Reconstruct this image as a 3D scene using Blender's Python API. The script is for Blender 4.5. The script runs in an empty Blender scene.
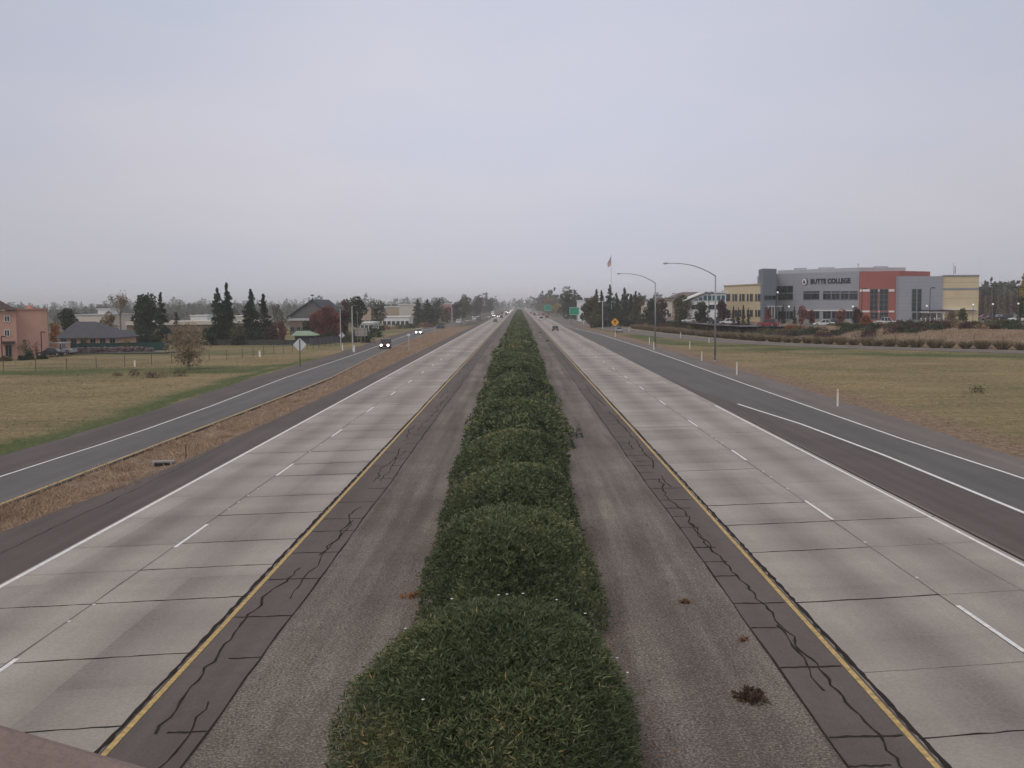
import bpy, math, random
import numpy as np
from mathutils import Matrix, Vector
R = math.radians
SC = bpy.context.scene
COL = SC.collection

# ------------------------------------------------------------------ camera
F, H = 1045.0, 8.0
ROLL, PITCH, YAW = R(0.5), R(4.374), R(0.448)
def _rot(x, y, z):
    cp, sp = math.cos(PITCH), math.sin(PITCH)
    y, z = y*cp + z*sp, z*cp - y*sp
    cy, sy = math.cos(YAW), math.sin(YAW)
    return (x*cy - y*sy, x*sy + y*cy, z)
def ray(px, py):
    dx, dy = px-512, py-384
    c, s = math.cos(ROLL), math.sin(ROLL)
    return _rot((c*dx-s*dy)/F, 1.0, -(s*dx+c*dy)/F)
def gp(px, py, z=0.0):
    'survey point: where a line of sight of the photograph meets height z'
    d = ray(px, py); t = (z-H)/d[2]
    return (d[0]*t, d[1]*t, z)
def P(px, py, D):
    'survey point at distance D down the road'
    d = ray(px, py); t = D/d[1]
    return (d[0]*t, D, H+d[2]*t)
cam = bpy.data.cameras.new('camera'); co = bpy.data.objects.new('camera', cam); COL.objects.link(co)
cam.sensor_width = 36; cam.lens = 36*F/1024; cam.clip_start = .05; cam.clip_end = 20000
c, s = math.cos(ROLL), math.sin(ROLL)
rx, up, fw = _rot(c, 0, -s), _rot(s, 0, c), _rot(0, 1, 0)
co.matrix_world = Matrix(((rx[0], up[0], -fw[0], 0), (rx[1], up[1], -fw[1], 0), (rx[2], up[2], -fw[2], H), (0, 0, 0, 1)))
SC.camera = co

# ------------------------------------------------------------------ sky, sun, exposure
SUN_EL, SUN_AZ = 48, 215           # degrees; high, behind the camera's left, veiled by cloud
w = bpy.data.worlds.new('World'); SC.world = w; w.use_nodes = True
nt = w.node_tree; N = nt.nodes; L = nt.links; N.clear()
out = N.new('ShaderNodeOutputWorld'); bg = N.new('ShaderNodeBackground'); sky = N.new('ShaderNodeTexSky')
sky.sky_type = 'NISHITA'; sky.sun_disc = False; sky.sun_elevation = R(SUN_EL); sky.sun_rotation = R(SUN_AZ)
sky.dust_density = 4; sky.air_density = 1.0
tc = N.new('ShaderNodeTexCoord'); sep = N.new('ShaderNodeSeparateXYZ'); L.new(tc.outputs['Generated'], sep.inputs[0])
mp = N.new('ShaderNodeMapping'); mp.inputs['Scale'].default_value = (1.5, 1.5, 5.0); L.new(tc.outputs['Generated'], mp.inputs[0])
nz = N.new('ShaderNodeTexNoise'); nz.inputs['Scale'].default_value = 1.3; nz.inputs['Detail'].default_value = 7; nz.inputs['Roughness'].default_value = .5
L.new(mp.outputs[0], nz.inputs['Vector'])
# a cloud deck: cool where thick, warmer and lighter where thin
cr = N.new('ShaderNodeValToRGB'); L.new(nz.outputs['Fac'], cr.inputs[0])
e = cr.color_ramp.elements
e[0].position = .36; e[0].color = (5.95, 6.30, 7.65, 1)
e[1].position = .66; e[1].color = (6.85, 6.75, 7.65, 1)
el = N.new('ShaderNodeValToRGB'); L.new(sep.outputs['Z'], el.inputs[0])
e = el.color_ramp.elements
e[0].position = 0.0; e[0].color = (1.0, .955, .90, 1)
e[1].position = .95; e[1].color = (1.12, 1.06, .90, 1)
for p_, c_ in ((.06, (.99, .96, .92, 1)), (.16, (1.0, 1.0, 1.0, 1)), (.36, (1.0, 1.0, .98, 1))):
    n_ = e.new(p_); n_.color = c_
ml = N.new('ShaderNodeMix'); ml.data_type = 'RGBA'; ml.blend_type = 'MULTIPLY'; ml.inputs[0].default_value = 1
L.new(cr.outputs[0], ml.inputs[6]); L.new(el.outputs[0], ml.inputs[7])
# sky colour dimmed to either side of the road, in place of lens falloff
ab = N.new('ShaderNodeMath'); ab.operation = 'ABSOLUTE'; L.new(sep.outputs['X'], ab.inputs[0])
mr = N.new('ShaderNodeMapRange'); mr.interpolation_type = 'SMOOTHSTEP'; mr.inputs[1].default_value = .05; mr.inputs[2].default_value = .52; mr.inputs[3].default_value = 1.0; mr.inputs[4].default_value = .84; L.new(ab.outputs[0], mr.inputs[0])
ml2 = N.new('ShaderNodeMix'); ml2.data_type = 'RGBA'; ml2.blend_type = 'MULTIPLY'; ml2.inputs[0].default_value = 1; L.new(ml.outputs[2], ml2.inputs[6]); L.new(mr.outputs[0], ml2.inputs[7])
mx = N.new('ShaderNodeMix'); mx.data_type = 'RGBA'; mx.inputs[0].default_value = .93
L.new(sky.outputs[0], mx.inputs[6]); L.new(ml2.outputs[2], mx.inputs[7])
L.new(mx.outputs[2], bg.inputs[0]); bg.inputs[1].default_value = .10; L.new(bg.outputs[0], out.inputs[0])
sl = bpy.data.lights.new('sun', 'SUN'); sl.energy = .9; sl.angle = R(35); sl.color = (1, .93, .84)
so = bpy.data.objects.new('sun', sl); COL.objects.link(so)
az, elv = R(SUN_AZ), R(SUN_EL)
so.rotation_euler = Vector((math.sin(az)*math.cos(elv), math.cos(az)*math.cos(elv), math.sin(elv))).to_track_quat('Z', 'Y').to_euler()
SC.view_settings.view_transform = 'Standard'; SC.view_settings.look = 'None'
SC.view_settings.gamma = 1; SC.view_settings.use_curve_mapping = False
SC.view_settings.exposure = 0.0
SC.cycles.volume_bounces = 4; SC.cycles.max_bounces = 8; SC.cycles.diffuse_bounces = 3

# ------------------------------------------------------------------ material helpers
MATS = {}
def mat(name, col, rough=.8, metal=0., var=.12, scale=.6, spec=.3, emit=None, es=0, bump=0, bscale=30):
    'plain paint or masonry with uneven tone'
    if name in MATS: return MATS[name]
    m = bpy.data.materials.new(name); m.use_nodes = True; MATS[name] = m
    n = m.node_tree.nodes; l = m.node_tree.links; b = n['Principled BSDF']
    b.inputs['Roughness'].default_value = rough; b.inputs['Metallic'].default_value = metal
    b.inputs['Specular IOR Level'].default_value = spec
    g = n.new('ShaderNodeNewGeometry'); x = n.new('ShaderNodeTexNoise'); x.inputs['Scale'].default_value = scale; x.inputs['Detail'].default_value = 6
    x.inputs['Roughness'].default_value = .65
    l.new(g.outputs['Position'], x.inputs['Vector'])
    r = n.new('ShaderNodeValToRGB'); l.new(x.outputs['Fac'], r.inputs[0])
    r.color_ramp.elements[0].position = .3; r.color_ramp.elements[1].position = .7
    r.color_ramp.elements[0].color = tuple(v*(1-var) for v in col)+(1,)
    r.color_ramp.elements[1].color = tuple(min(1, v*(1+var)) for v in col)+(1,)
    l.new(r.outputs[0], b.inputs['Base Color'])
    if bump:
        y = n.new('ShaderNodeTexNoise'); y.inputs['Scale'].default_value = bscale; l.new(g.outputs['Position'], y.inputs['Vector'])
        bp = n.new('ShaderNodeBump'); bp.inputs['Strength'].default_value = bump; bp.inputs['Distance'].default_value = .02
        l.new(y.outputs['Fac'], bp.inputs['Height']); l.new(bp.outputs[0], b.inputs['Normal'])
    if emit:
        b.inputs['Emission Color'].default_value = emit+(1,); b.inputs['Emission Strength'].default_value = es
    return m
def leafmat(name, stops, rough=.6, trans=.25):
    'leaf colours picked leaf by leaf from the rnd attribute'
    if name in MATS: return MATS[name]
    m = bpy.data.materials.new(name); m.use_nodes = True; MATS[name] = m
    n = m.node_tree.nodes; l = m.node_tree.links; b = n['Principled BSDF']; o = n['Material Output']
    a = n.new('ShaderNodeAttribute'); a.attribute_name = 'rnd'
    g = n.new('ShaderNodeNewGeometry'); x = n.new('ShaderNodeTexNoise'); x.inputs['Scale'].default_value = .45; x.inputs['Detail'].default_value = 3
    l.new(g.outputs['Position'], x.inputs['Vector'])
    ad = n.new('ShaderNodeMath'); ad.operation = 'MULTIPLY_ADD'; l.new(x.outputs['Fac'], ad.inputs[0]); ad.inputs[1].default_value = .7
    l.new(a.outputs['Fac'], ad.inputs[2])
    sb = n.new('ShaderNodeMath'); sb.operation = 'SUBTRACT'; l.new(ad.outputs[0], sb.inputs[0]); sb.inputs[1].default_value = .35
    r = n.new('ShaderNodeValToRGB'); l.new(sb.outputs[0], r.inputs[0])
    el = r.color_ramp.elements
    el[0].position = stops[0][0]; el[0].color = stops[0][1]+(1,)
    el[1].position = stops[-1][0]; el[1].color = stops[-1][1]+(1,)
    for p_, c_ in stops[1:-1]: q = el.new(p_); q.color = c_+(1,)
    l.new(r.outputs[0], b.inputs['Base Color']); b.inputs['Roughness'].default_value = rough
    b.inputs['Specular IOR Level'].default_value = .25
    if trans:
        t = n.new('ShaderNodeBsdfTranslucent'); l.new(r.outputs[0], t.inputs[0])
        k = n.new('ShaderNodeMixShader'); k.inputs[0].default_value = trans
        l.new(b.outputs[0], k.inputs[1]); l.new(t.outputs[0], k.inputs[2]); l.new(k.outputs[0], o.inputs[0])
    return m
def lin(*c): return tuple(((v/255)/12.92 if v/255 <= .04045 else ((v/255+.055)/1.055)**2.4) for v in c)

# ------------------------------------------------------------------ object helpers
def tag(o, label=None, cat=None, group=None, kind=None):
    if label: o['label'] = label
    if cat: o['category'] = cat
    if group: o['group'] = group
    if kind: o['kind'] = kind
    return o
def empty(name, loc, rz=0, label=None, cat=None, group=None):
    o = bpy.data.objects.new(name, None); COL.objects.link(o); o.location = loc; o.rotation_euler = (0, 0, rz)
    o.empty_display_size = .2
    return tag(o, label, cat, group)
def kids(o): return list(o.children)
def copy_tree(o, parent=None, depth=0):
    c_ = o.copy(); COL.objects.link(c_)
    if parent: c_.parent = parent
    for k in kids(o): copy_tree(k, c_, depth+1)
    return c_
class MB:
    def __init__(s): s.v = []; s.f = []; s.m = []
    def add(s, vs, fs, mi=0):
        b = len(s.v); s.v += [tuple(v) for v in vs]; s.f += [tuple(i+b for i in f) for f in fs]; s.m += [mi]*len(fs); return s
    def box(s, cx, cy, cz, sx, sy, sz, rz=0, mi=0, tx=1., ty=1.):
        'box by centre and size; tx,ty shrink its top'
        vs = []; cr_, sr = math.cos(rz), math.sin(rz)
        for z in (-1, 1):
            for (x, y) in ((-1, -1), (1, -1), (1, 1), (-1, 1)):
                k = (tx, ty) if z > 0 else (1, 1)
                X, Y = x*sx/2*k[0], y*sy/2*k[1]
                vs.append((cx+X*cr_-Y*sr, cy+X*sr+Y*cr_, cz+z*sz/2))
        return s.add(vs, [(3, 2, 1, 0), (4, 5, 6, 7), (0, 1, 5, 4), (1, 2, 6, 5), (2, 3, 7, 6), (3, 0, 4, 7)], mi)
    def prism(s, poly, z0, z1, mi=0):
        n = len(poly); a = sum(poly[i][0]*poly[(i+1) % n][1]-poly[(i+1) % n][0]*poly[i][1] for i in range(n))
        if a < 0: poly = poly[::-1]
        return s.add([(x, y, z0) for x, y in poly]+[(x, y, z1) for x, y in poly],
                     [tuple(range(n-1, -1, -1)), tuple(range(n, 2*n))]+[(i, (i+1) % n, n+(i+1) % n, n+i) for i in range(n)], mi)
    def tube(s, pts, rad, n=8, mi=0, cap=True):
        pts = [Vector(p) for p in pts]; rad = rad if hasattr(rad, '__len__') else [rad]*len(pts)
        vs = []; 
        for i, p in enumerate(pts):
            d = (pts[min(i+1, len(pts)-1)]-pts[max(i-1, 0)]).normalized()
            a = d.orthogonal().normalized() if i == 0 else (a - d*a.dot(d)).normalized()
            b = d.cross(a)
            for k in range(n):
                t = 2*math.pi*k/n; vs.append(p+(a*math.cos(t)+b*math.sin(t))*rad[i])
        fs = [(i*n+k, i*n+(k+1) % n, (i+1)*n+(k+1) % n, (i+1)*n+k) for i in range(len(pts)-1) for k in range(n)]
        if cap: fs += [tuple(range(n-1, -1, -1)), tuple((len(pts)-1)*n+k for k in range(n))]
        return s.add(vs, fs, mi)
    def ball(s, cx, cy, cz, r, n=8, sz=1, mi=0):
        vs = [(cx, cy, cz-r*sz)]; m = max(3, n//2)
        for i in range(1, m):
            t = math.pi*i/m
            for k in range(n): vs.append((cx+r*math.sin(t)*math.cos(2*math.pi*k/n), cy+r*math.sin(t)*math.sin(2*math.pi*k/n), cz-r*sz*math.cos(t)))
        vs.append((cx, cy, cz+r*sz)); fs = [(0, 1+(k+1) % n, 1+k) for k in range(n)]
        for i in range(m-2):
            for k in range(n): a = 1+i*n; fs.append((a+k, a+(k+1) % n, a+n+(k+1) % n, a+n+k))
        a = 1+(m-2)*n; fs += [(a+k, a+(k+1) % n, len(vs)-1) for k in range(n)]
        return s.add(vs, fs, mi)
    def build(s, name, mats, parent=None, smooth=False):
        me = bpy.data.meshes.new(name); me.from_pydata(s.v, [], s.f)
        for m_ in (mats if isinstance(mats, (list, tuple)) else [mats]): me.materials.append(m_)
        me.polygons.foreach_set('material_index', s.m)
        if smooth: me.polygons.foreach_set('use_smooth', [True]*len(s.f))
        me.update(); o = bpy.data.objects.new(name, me); COL.objects.link(o)
        if parent: o.parent = parent
        return o
def struct(o): o['kind'] = 'structure'; return o
def quads(name, V, rnd, m, parent=None):
    'many loose quads: V is (n,4,3)'
    n = len(V); me = bpy.data.meshes.new(name)
    me.vertices.add(n*4); me.vertices.foreach_set('co', np.ascontiguousarray(V, dtype=np.float32).ravel())
    me.loops.add(n*4); me.loops.foreach_set('vertex_index', np.arange(n*4, dtype=np.int32))
    me.polygons.add(n); me.polygons.foreach_set('loop_start', np.arange(0, n*4, 4, dtype=np.int32))
    me.polygons.foreach_set('loop_total', np.full(n, 4, dtype=np.int32))
    a = me.attributes.new('rnd', 'FLOAT', 'FACE'); a.data.foreach_set('value', np.asarray(rnd, dtype=np.float32))
    me.materials.append(m); me.update(calc_edges=True)
    o = bpy.data.objects.new(name, me); COL.objects.link(o)
    if parent: o.parent = parent
    return o
def unit(v): return v/np.maximum(np.linalg.norm(v, axis=-1, keepdims=True), 1e-9)
def leaves(C_, D_, ln, wd, rng):
    'leaf quads: base C_, direction D_, length, width'
    n = len(C_); s_ = unit(np.cross(D_, rng.normal(size=(n, 3))))
    ln = np.broadcast_to(ln, n)[:, None]; wd = np.broadcast_to(wd, n)[:, None]
    tip = C_+D_*ln; mid = C_+D_*ln*.5
    return np.stack([C_, mid-s_*wd*.5, tip, mid+s_*wd*.5], axis=1)

# ------------------------------------------------------------------ ground
RAMP = [(190, -80), (165, 20), (120, 100), (95, 138), (78.8, 164), (65.1, 180), (55, 196), (48.3, 211), (41.8, 243), (35.4, 304), (31.2, 387), (28, 479), (24.3, 629), (23, 3900)]
def ramp_dist(x, y):
    'signed distance beyond the right-hand ramp, positive on its far side'
    best = np.full(np.shape(x), 1e9); sg = np.zeros(np.shape(x))
    for (x0, y0), (x1, y1) in zip(RAMP[:-1], RAMP[1:]):
        dx, dy = x1-x0, y1-y0; t = np.clip(((x-x0)*dx+(y-y0)*dy)/(dx*dx+dy*dy), 0, 1)
        d = np.hypot(x-x0-t*dx, y-y0-t*dy); cr_ = -((x-x0)*dy*-1+(y-y0)*dx)
        cr_ = (x-x0)*dy-(y-y0)*dx
        u = d < best; best = np.where(u, d, best); sg = np.where(u, np.sign(cr_), sg)
    return best*sg
def sst(t): t = np.clip(t, 0, 1); return t*t*(3-2*t)
def vnoise(x, y, sc, seed=0):
    x = np.asarray(x)/sc; y = np.asarray(y)/sc; xi = np.floor(x); yi = np.floor(y)
    def h(a, b): v = np.sin(a*127.1+b*311.7+seed*17.3)*43758.5453; return v-np.floor(v)
    fx, fy = sst(x-xi), sst(y-yi)
    return (h(xi, yi)*(1-fx)+h(xi+1, yi)*fx)*(1-fy)+(h(xi, yi+1)*(1-fx)+h(xi+1, yi+1)*fx)*fy
LEDGE = [(-80, -30.5), (56, -28.4), (64, -28.2), (83, -28.6), (117, -30.0), (166, -30.6), (200, -31.5), (260, -33.2), (330, -34.5), (430, -31.5), (560, -27.0), (640, -23.0), (720, -19.5), (3900, -19.5)]
def ledge(y): return np.interp(y, [a for a, b in LEDGE], [b for a, b in LEDGE])
REDGE = [(-80, 25.2), (55, 25.3), (70, 25.8), (110, 25.9), (165, 25.4), (215, 23.8), (280, 22.3), (330, 20.5), (3900, 20.5)]
def redge(y): return np.interp(y, [a for a, b in REDGE], [b for a, b in REDGE])
LRR = [(-80, -21.3), (42, -21.1), (75, -20.9), (114, -20.8), (153, -22.4), (215, -24.4), (332, -26.4), (430, -23.0), (560, -19.0), (640, -17.4), (3900, -17.4)]
def lrr(y): return np.interp(y, [a for a, b in LRR], [b for a, b in LRR])
def gh(x, y):
    x = np.asarray(x, float); y = np.asarray(y, float)
    d = ramp_dist(x, y)
    h = 2.5*sst((d-2.5)/20.)*sst((900-y)/300)
    n = (vnoise(x, y, 9)-.5)*.22+(vnoise(x, y, 3.1, 3)-.5)*.08
    off = np.minimum(np.maximum(ledge(y)-1.5-x, 0)/6, 1)
    offr = np.minimum(np.maximum(x-redge(y)-1.5, 0)/6, 1)*np.clip((-d-8.5)/5, 0, 1)
    h = h+n*(off+offr)*.8
    # shallow swale between the freeway shoulder and the left-hand ramp
    a, b = lrr(y)-.15, -17.9; t = np.clip((x-a)/np.maximum(b-a, .1), 0, 1)
    h = h-.28*np.sin(math.pi*t)**2*(b-a > 1)*(1-.3*vnoise(x, y, 2.3, 5))
    return h-.035
def axis_(lo, hi, dlo, dhi, st):
    a = list(np.arange(dlo, dhi+.1, st)); v = dlo; s_ = st
    while v > lo: s_ *= 1.25; v -= s_; a.insert(0, max(v, lo))
    v = dhi; s_ = st
    while v < hi: s_ *= 1.25; v += s_; a.append(min(v, hi))
    return np.array(a)
def build_ground():
    xs = axis_(-3800, 3800, -110, 130, 1.25); ys = axis_(-300, 3900, -10, 330, 1.6)
    X, Y = np.meshgrid(xs, ys); Z = gh(X, Y); nx, ny = len(xs), len(ys)
    me = bpy.data.meshes.new('ground'); me.vertices.add(nx*ny)
    me.vertices.foreach_set('co', np.stack([X, Y, Z], -1).astype(np.float32).ravel())
    i = np.arange((nx-1)*(ny-1)); a = (i//(nx-1))*nx+i % (nx-1)
    q = np.stack([a, a+1, a+nx+1, a+nx], -1).astype(np.int32)
    me.loops.add(q.size); me.loops.foreach_set('vertex_index', q.ravel())
    me.polygons.add(len(q)); me.polygons.foreach_set('loop_start', np.arange(0, q.size, 4, dtype=np.int32))
    me.polygons.foreach_set('loop_total', np.full(len(q), 4, dtype=np.int32)); me.polygons.foreach_set('use_smooth', [True]*len(q))
    # cover: R green grass, G bare earth / rust weeds, B far scrub
    g = .08+.0*X
    n1 = vnoise(X, Y*1.9, 16)*.6+vnoise(X, Y*1.5, 6, 2)*.4
    left = X < ledge(Y)
    e_ = ledge(Y)-X
    green = .9*np.exp(-(e_/2.6)**2)*(e_ > -1)*(Y < 160)
    green += .85*np.exp(-((Y-(133+.18*(X+45))) / 9.)**2)*(X < -33)*(.4+.8*n1)
    green += .35*sst((Y-158)/20)*(X < -36)
    g = np.where(left, green+.30*sst((n1-.45)/.3), g)
    rd = ramp_dist(X, Y); er = X-redge(Y); inr = (er > 0) & (rd < -7)
    gr = .75*np.exp(-((rd+16)/9.)**2)*(.5+.7*n1)+.45*np.exp(-((Y-62)/12.)**2)*sst((X-34)/10)+.34*sst((n1-.42)/.25)
    g = np.where(inr, gr, g)
    dirt = np.where((er > -.5) & (rd < 0), np.exp(-(np.maximum(er, 0)/3.4)**2), 0.)
    mid = (X > lrr(Y)-.5) & (X < -16)
    dirt = np.where(mid, 1., dirt); g = np.where(mid, .04+.25*np.exp(-((X+18.4)/.9)**2)*n1, g)
    bank = sst((rd-1)/3)*sst((60-rd)/30)
    dirt = np.maximum(dirt, bank*.7); g = np.where(rd > 1, .25*n1+.1, g)
    far = sst((np.hypot(X, Y)-320)/150)
    colr = np.stack([np.clip(g, 0, 1), np.clip(dirt, 0, 1), far, np.ones_like(far)], -1).astype(np.float32)
    at = me.color_attributes.new('cover', 'FLOAT_COLOR', 'POINT'); at.data.foreach_set('color', colr.ravel())
    m = bpy.data.materials.new('ground'); m.use_nodes = True; n = m.node_tree.nodes; l = m.node_tree.links; b = n['Principled BSDF']
    b.inputs['Roughness'].default_value = .95; b.inputs['Specular IOR Level'].default_value = .1
    a = n.new('ShaderNodeAttribute'); a.attribute_name = 'cover'; sp = n.new('ShaderNodeSeparateColor'); l.new(a.outputs['Color'], sp.inputs[0])
    geo = n.new('ShaderNodeNewGeometry')
    def noise(sc, det=6, ro=.6, stretch=None):
        v = geo.outputs['Position']
        if stretch:
            mpp = n.new('ShaderNodeMapping'); mpp.inputs['Scale'].default_value = stretch; l.new(v, mpp.inputs[0]); v = mpp.outputs[0]
        t = n.new('ShaderNodeTexNoise'); t.inputs['Scale'].default_value = sc; t.inputs['Detail'].default_value = det; t.inputs['Roughness'].default_value = ro
        l.new(v, t.inputs['Vector']); return t.outputs['Fac']
    def ramp(f, *st):
        r = n.new('ShaderNodeValToRGB'); l.new(f, r.inputs[0]); el = r.color_ramp.elements
        el[0].position = st[0][0]; el[0].color = st[0][1]+(1,); el[1].position = st[-1][0]; el[1].color = st[-1][1]+(1,)
        for p_, c_ in st[1:-1]: q_ = el.new(p_); q_.color = c_+(1,)
        return r.outputs[0]
    def mixc(f, a_, b_):
        k = n.new('ShaderNodeMix'); k.data_type = 'RGBA'; l.new(f, k.inputs[0]); l.new(a_, k.inputs[6]); l.new(b_, k.inputs[7]); return k.outputs[2]
    def wob(ch, amt, nz_):
        k = n.new('ShaderNodeMath'); k.operation = 'MULTIPLY_ADD'; l.new(nz_, k.inputs[0]); k.inputs[1].default_value = amt; l.new(ch, k.inputs[2])
        k2 = n.new('ShaderNodeMath'); k2.operation = 'SUBTRACT'; l.new(k.outputs[0], k2.inputs[0]); k2.inputs[1].default_value = amt*.5
        k3 = n.new('ShaderNodeMapRange'); k3.inputs[1].default_value = .25; k3.inputs[2].default_value = .75; l.new(k2.outputs[0], k3.inputs[0]); return k3.outputs[0]
    fine = noise(2.2, 10, .75, (1, .7, 1)); med = noise(.35, 6, .6, (.6, 1.3, 1)); big = noise(.05, 4); streaky = noise(.9, 5, .6, (.10, 1.0, 1))
    straw = ramp(fine, (.28, (.14, .100, .050)), (.5, (.300, .222, .120)), (.72, (.46, .36, .21)))
    straw2 = ramp(fine, (.28, (.075, .068, .032)), (.5, (.165, .140, .070)), (.75, (.26, .22, .12)))
    straw = mixc(wob(big, .9, streaky), straw, straw2)
    grass = ramp(fine, (.3, (.040, .056, .022)), (.52, (.092, .112, .040)), (.75, (.19, .19, .078)))
    earth = ramp(fine, (.3, (.085, .060, .045)), (.5, (.225, .155, .108)), (.75, (.38, .28, .20)))
    scrub = ramp(med, (.3, (.045, .055, .03)), (.6, (.12, .11, .07)), (.75, (.17, .15, .10)))
    c_ = mixc(wob(sp.outputs[0], .75, med), straw, grass)
    c_ = mixc(wob(sp.outputs[1], .7, med), c_, earth)
    c_ = mixc(wob(sp.outputs[2], .3, med), c_, scrub)
    l.new(c_, b.inputs['Base Color'])
    bp = n.new('ShaderNodeBump'); bp.inputs['Strength'].default_value = .5; bp.inputs['Distance'].default_value = .15; l.new(fine, bp.inputs['Height']); l.new(bp.outputs[0], b.inputs['Normal'])
    me.materials.append(m); me.update(calc_edges=True)
    o = bpy.data.objects.new('ground', me); COL.objects.link(o); struct(o)
build_ground()

# ------------------------------------------------------------------ paving
def strip(name, fl, fr, ys, z, m, parent=None):
    'sheet between two edge functions of y'
    b = MB(); n = len(ys)
    vs = [(float(fl(y)), y, z) for y in ys]+[(float(fr(y)), y, z) for y in ys]
    fs = [(i, n+i, n+i+1, i+1) for i in range(n-1)]
    b.add(vs, fs); o = b.build(name, m, parent); return o
def K(v): return lambda y: v
YS = [-120, -60, -20, 0]+[y for y in range(4, 60, 2)]+[y for y in range(60, 400, 8)]+[y for y in range(400, 1000, 20)]+[1100, 1300, 1600, 2000, 2600, 3300, 3850]
def paving(name, cols, speck=90, sp_amt=.35, blotch=.5, streak=0., rough=.92, skid=None, slab=False):
    'aggregate speckle, blotches, long streaks; world metres'
    m = bpy.data.materials.new(name); m.use_nodes = True; n = m.node_tree.nodes; l = m.node_tree.links; b = n['Principled BSDF']
    b.inputs['Roughness'].default_value = rough; b.inputs['Specular IOR Level'].default_value = .2
    g = n.new('ShaderNodeNewGeometry').outputs['Position']
    def noise(sc, st=(1, 1, 1), det=5, ro=.6, off=(0, 0, 0)):
        q = n.new('ShaderNodeMapping'); q.inputs['Scale'].default_value = st; q.inputs['Location'].default_value = off; l.new(g, q.inputs[0])
        t = n.new('ShaderNodeTexNoise'); t.inputs['Scale'].default_value = sc; t.inputs['Detail'].default_value = det; t.inputs['Roughness'].default_value = ro
        l.new(q.outputs[0], t.inputs['Vector']); return t.outputs['Fac']
    def mt(op, a_, b_=None, c_=None):
        k = n.new('ShaderNodeMath'); k.operation = op
        for i, v in enumerate((a_, b_, c_)):
            if v is None: continue
            if isinstance(v, (int, float)): k.inputs[i].default_value = v
            else: l.new(v, k.inputs[i])
        return k.outputs[0]
    f = mt('MULTIPLY', mt('SUBTRACT', noise(.22, (1, .5, 1), 6, .65), .5), blotch*1.6)
    f = mt('ADD', f, mt('MULTIPLY', mt('SUBTRACT', noise(2.2, (1, 1, 1), 6, .7, (5, 3, 0)), .5), blotch*.7))
    f = mt('ADD', f, mt('MULTIPLY', mt('SUBTRACT', noise(speck*.18, det=4, ro=.8), .5), sp_amt*1.3))
    if streak:
        f = mt('ADD', f, mt('MULTIPLY', mt('SUBTRACT', noise(1.0, (1.1, .035, 1), 5, .6, (9, 0, 0)), .5), streak*2))
    if slab:
        sx = n.new('ShaderNodeSeparateXYZ'); l.new(g, sx.inputs[0])
        yy = mt('MULTIPLY_ADD', sx.outputs[0], -1/6., sx.outputs[1])
        cell = mt('FLOOR', mt('DIVIDE', yy, 4.57)); lane = mt('FLOOR', mt('DIVIDE', mt('ADD', sx.outputs[0], 100), 4.1))
        cb = n.new('ShaderNodeCombineXYZ'); l.new(cell, cb.inputs[0]); l.new(lane, cb.inputs[1])
        wn = n.new('ShaderNodeTexWhiteNoise'); wn.noise_dimensions = '2D'; l.new(cb.outputs[0], wn.inputs['Vector'])
        f = mt('ADD', f, mt('MULTIPLY', mt('SUBTRACT', wn.outputs['Value'], .5), .20))
        # each slab wears darker towards one end
        fr = mt('FRACT', mt('DIVIDE', yy, 4.57))
        f = mt('ADD', f, mt('MULTIPLY', mt('SUBTRACT', mt('POWER', mt('ABSOLUTE', mt('SUBTRACT', fr, .5)), 1.0), .25), -.22))
        f = mt('ADD', f, mt('MULTIPLY', mt('SUBTRACT', noise(.9, (.28, 1, 1), 3, .5, (2, 7, 0)), .5), .16))
        for cx in skid:
            d = mt('DIVIDE', mt('SUBTRACT', sx.outputs[0], cx), .8)
            f = mt('SUBTRACT', f, mt('MULTIPLY', mt('POWER', 2.718, mt('MULTIPLY', mt('MULTIPLY', d, d), -1)), .24))
    f = mt('ADD', f, .5)
    r = n.new('ShaderNodeValToRGB'); l.new(f, r.inputs[0]); el = r.color_ramp.elements
    el[0].position = 0.0; el[0].color = cols[0]+(1,); el[1].position = 1; el[1].color = cols[2]+(1,); q = el.new(.5); q.color = cols[1]+(1,)
    l.new(r.outputs[0], b.inputs['Base Color'])
    bp = n.new('ShaderNodeBump'); bp.inputs['Strength'].default_value = .35; bp.inputs['Distance'].default_value = .01
    l.new(noise(speck*.4, det=3, ro=.8), bp.inputs['Height']); l.new(bp.outputs[0], b.inputs['Normal'])
    return m
M_conc = paving('worn_concrete', ((.17, .150, .135), (.345, .308, .276), (.54, .50, .46)), 70, .55, .16, .14, .85, (-13.2, -9.6, 9.3, 13.2), True)
M_grav = paving('gravel', ((.042, .034, .030), (.136, .115, .100), (.41, .36, .32)), 95, 1.7, .38, .38, .98)
M_shi = paving('dark_asphalt', ((.050, .042, .038), (.125, .104, .095), (.21, .185, .17)), 120, .5, .35, .25)
M_sho = paving('brown_asphalt', ((.050, .040, .038), (.112, .092, .086), (.20, .17, .16)), 120, .45, .30, .30)
M_rampl = paving('grey_asphalt', ((.060, .056, .056), (.130, .123, .124), (.21, .20, .20)), 120, .3, .25, .30)
M_aux = paving('dark_lane_asphalt', ((.055, .050, .050), (.122, .115, .113), (.18, .172, .168)), 120, .3, .25, .30)
M_shr = paving('pale_asphalt', ((.075, .063, .058), (.160, .138, .128), (.26, .235, .22)), 120, .4, .35, .30)
M_white = mat('road_paint_white', (.74, .735, .72), .7, var=.22, scale=5)
M_yel = mat('road_paint_yellow', (.47, .33, .13), .7, var=.42, scale=6)
M_tar = mat('tar', (.034, .030, .028), .95, var=.3, scale=3, spec=.05)
M_joint = mat('joint_dirt', (.15, .13, .115), .9, var=.3, scale=2)

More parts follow.
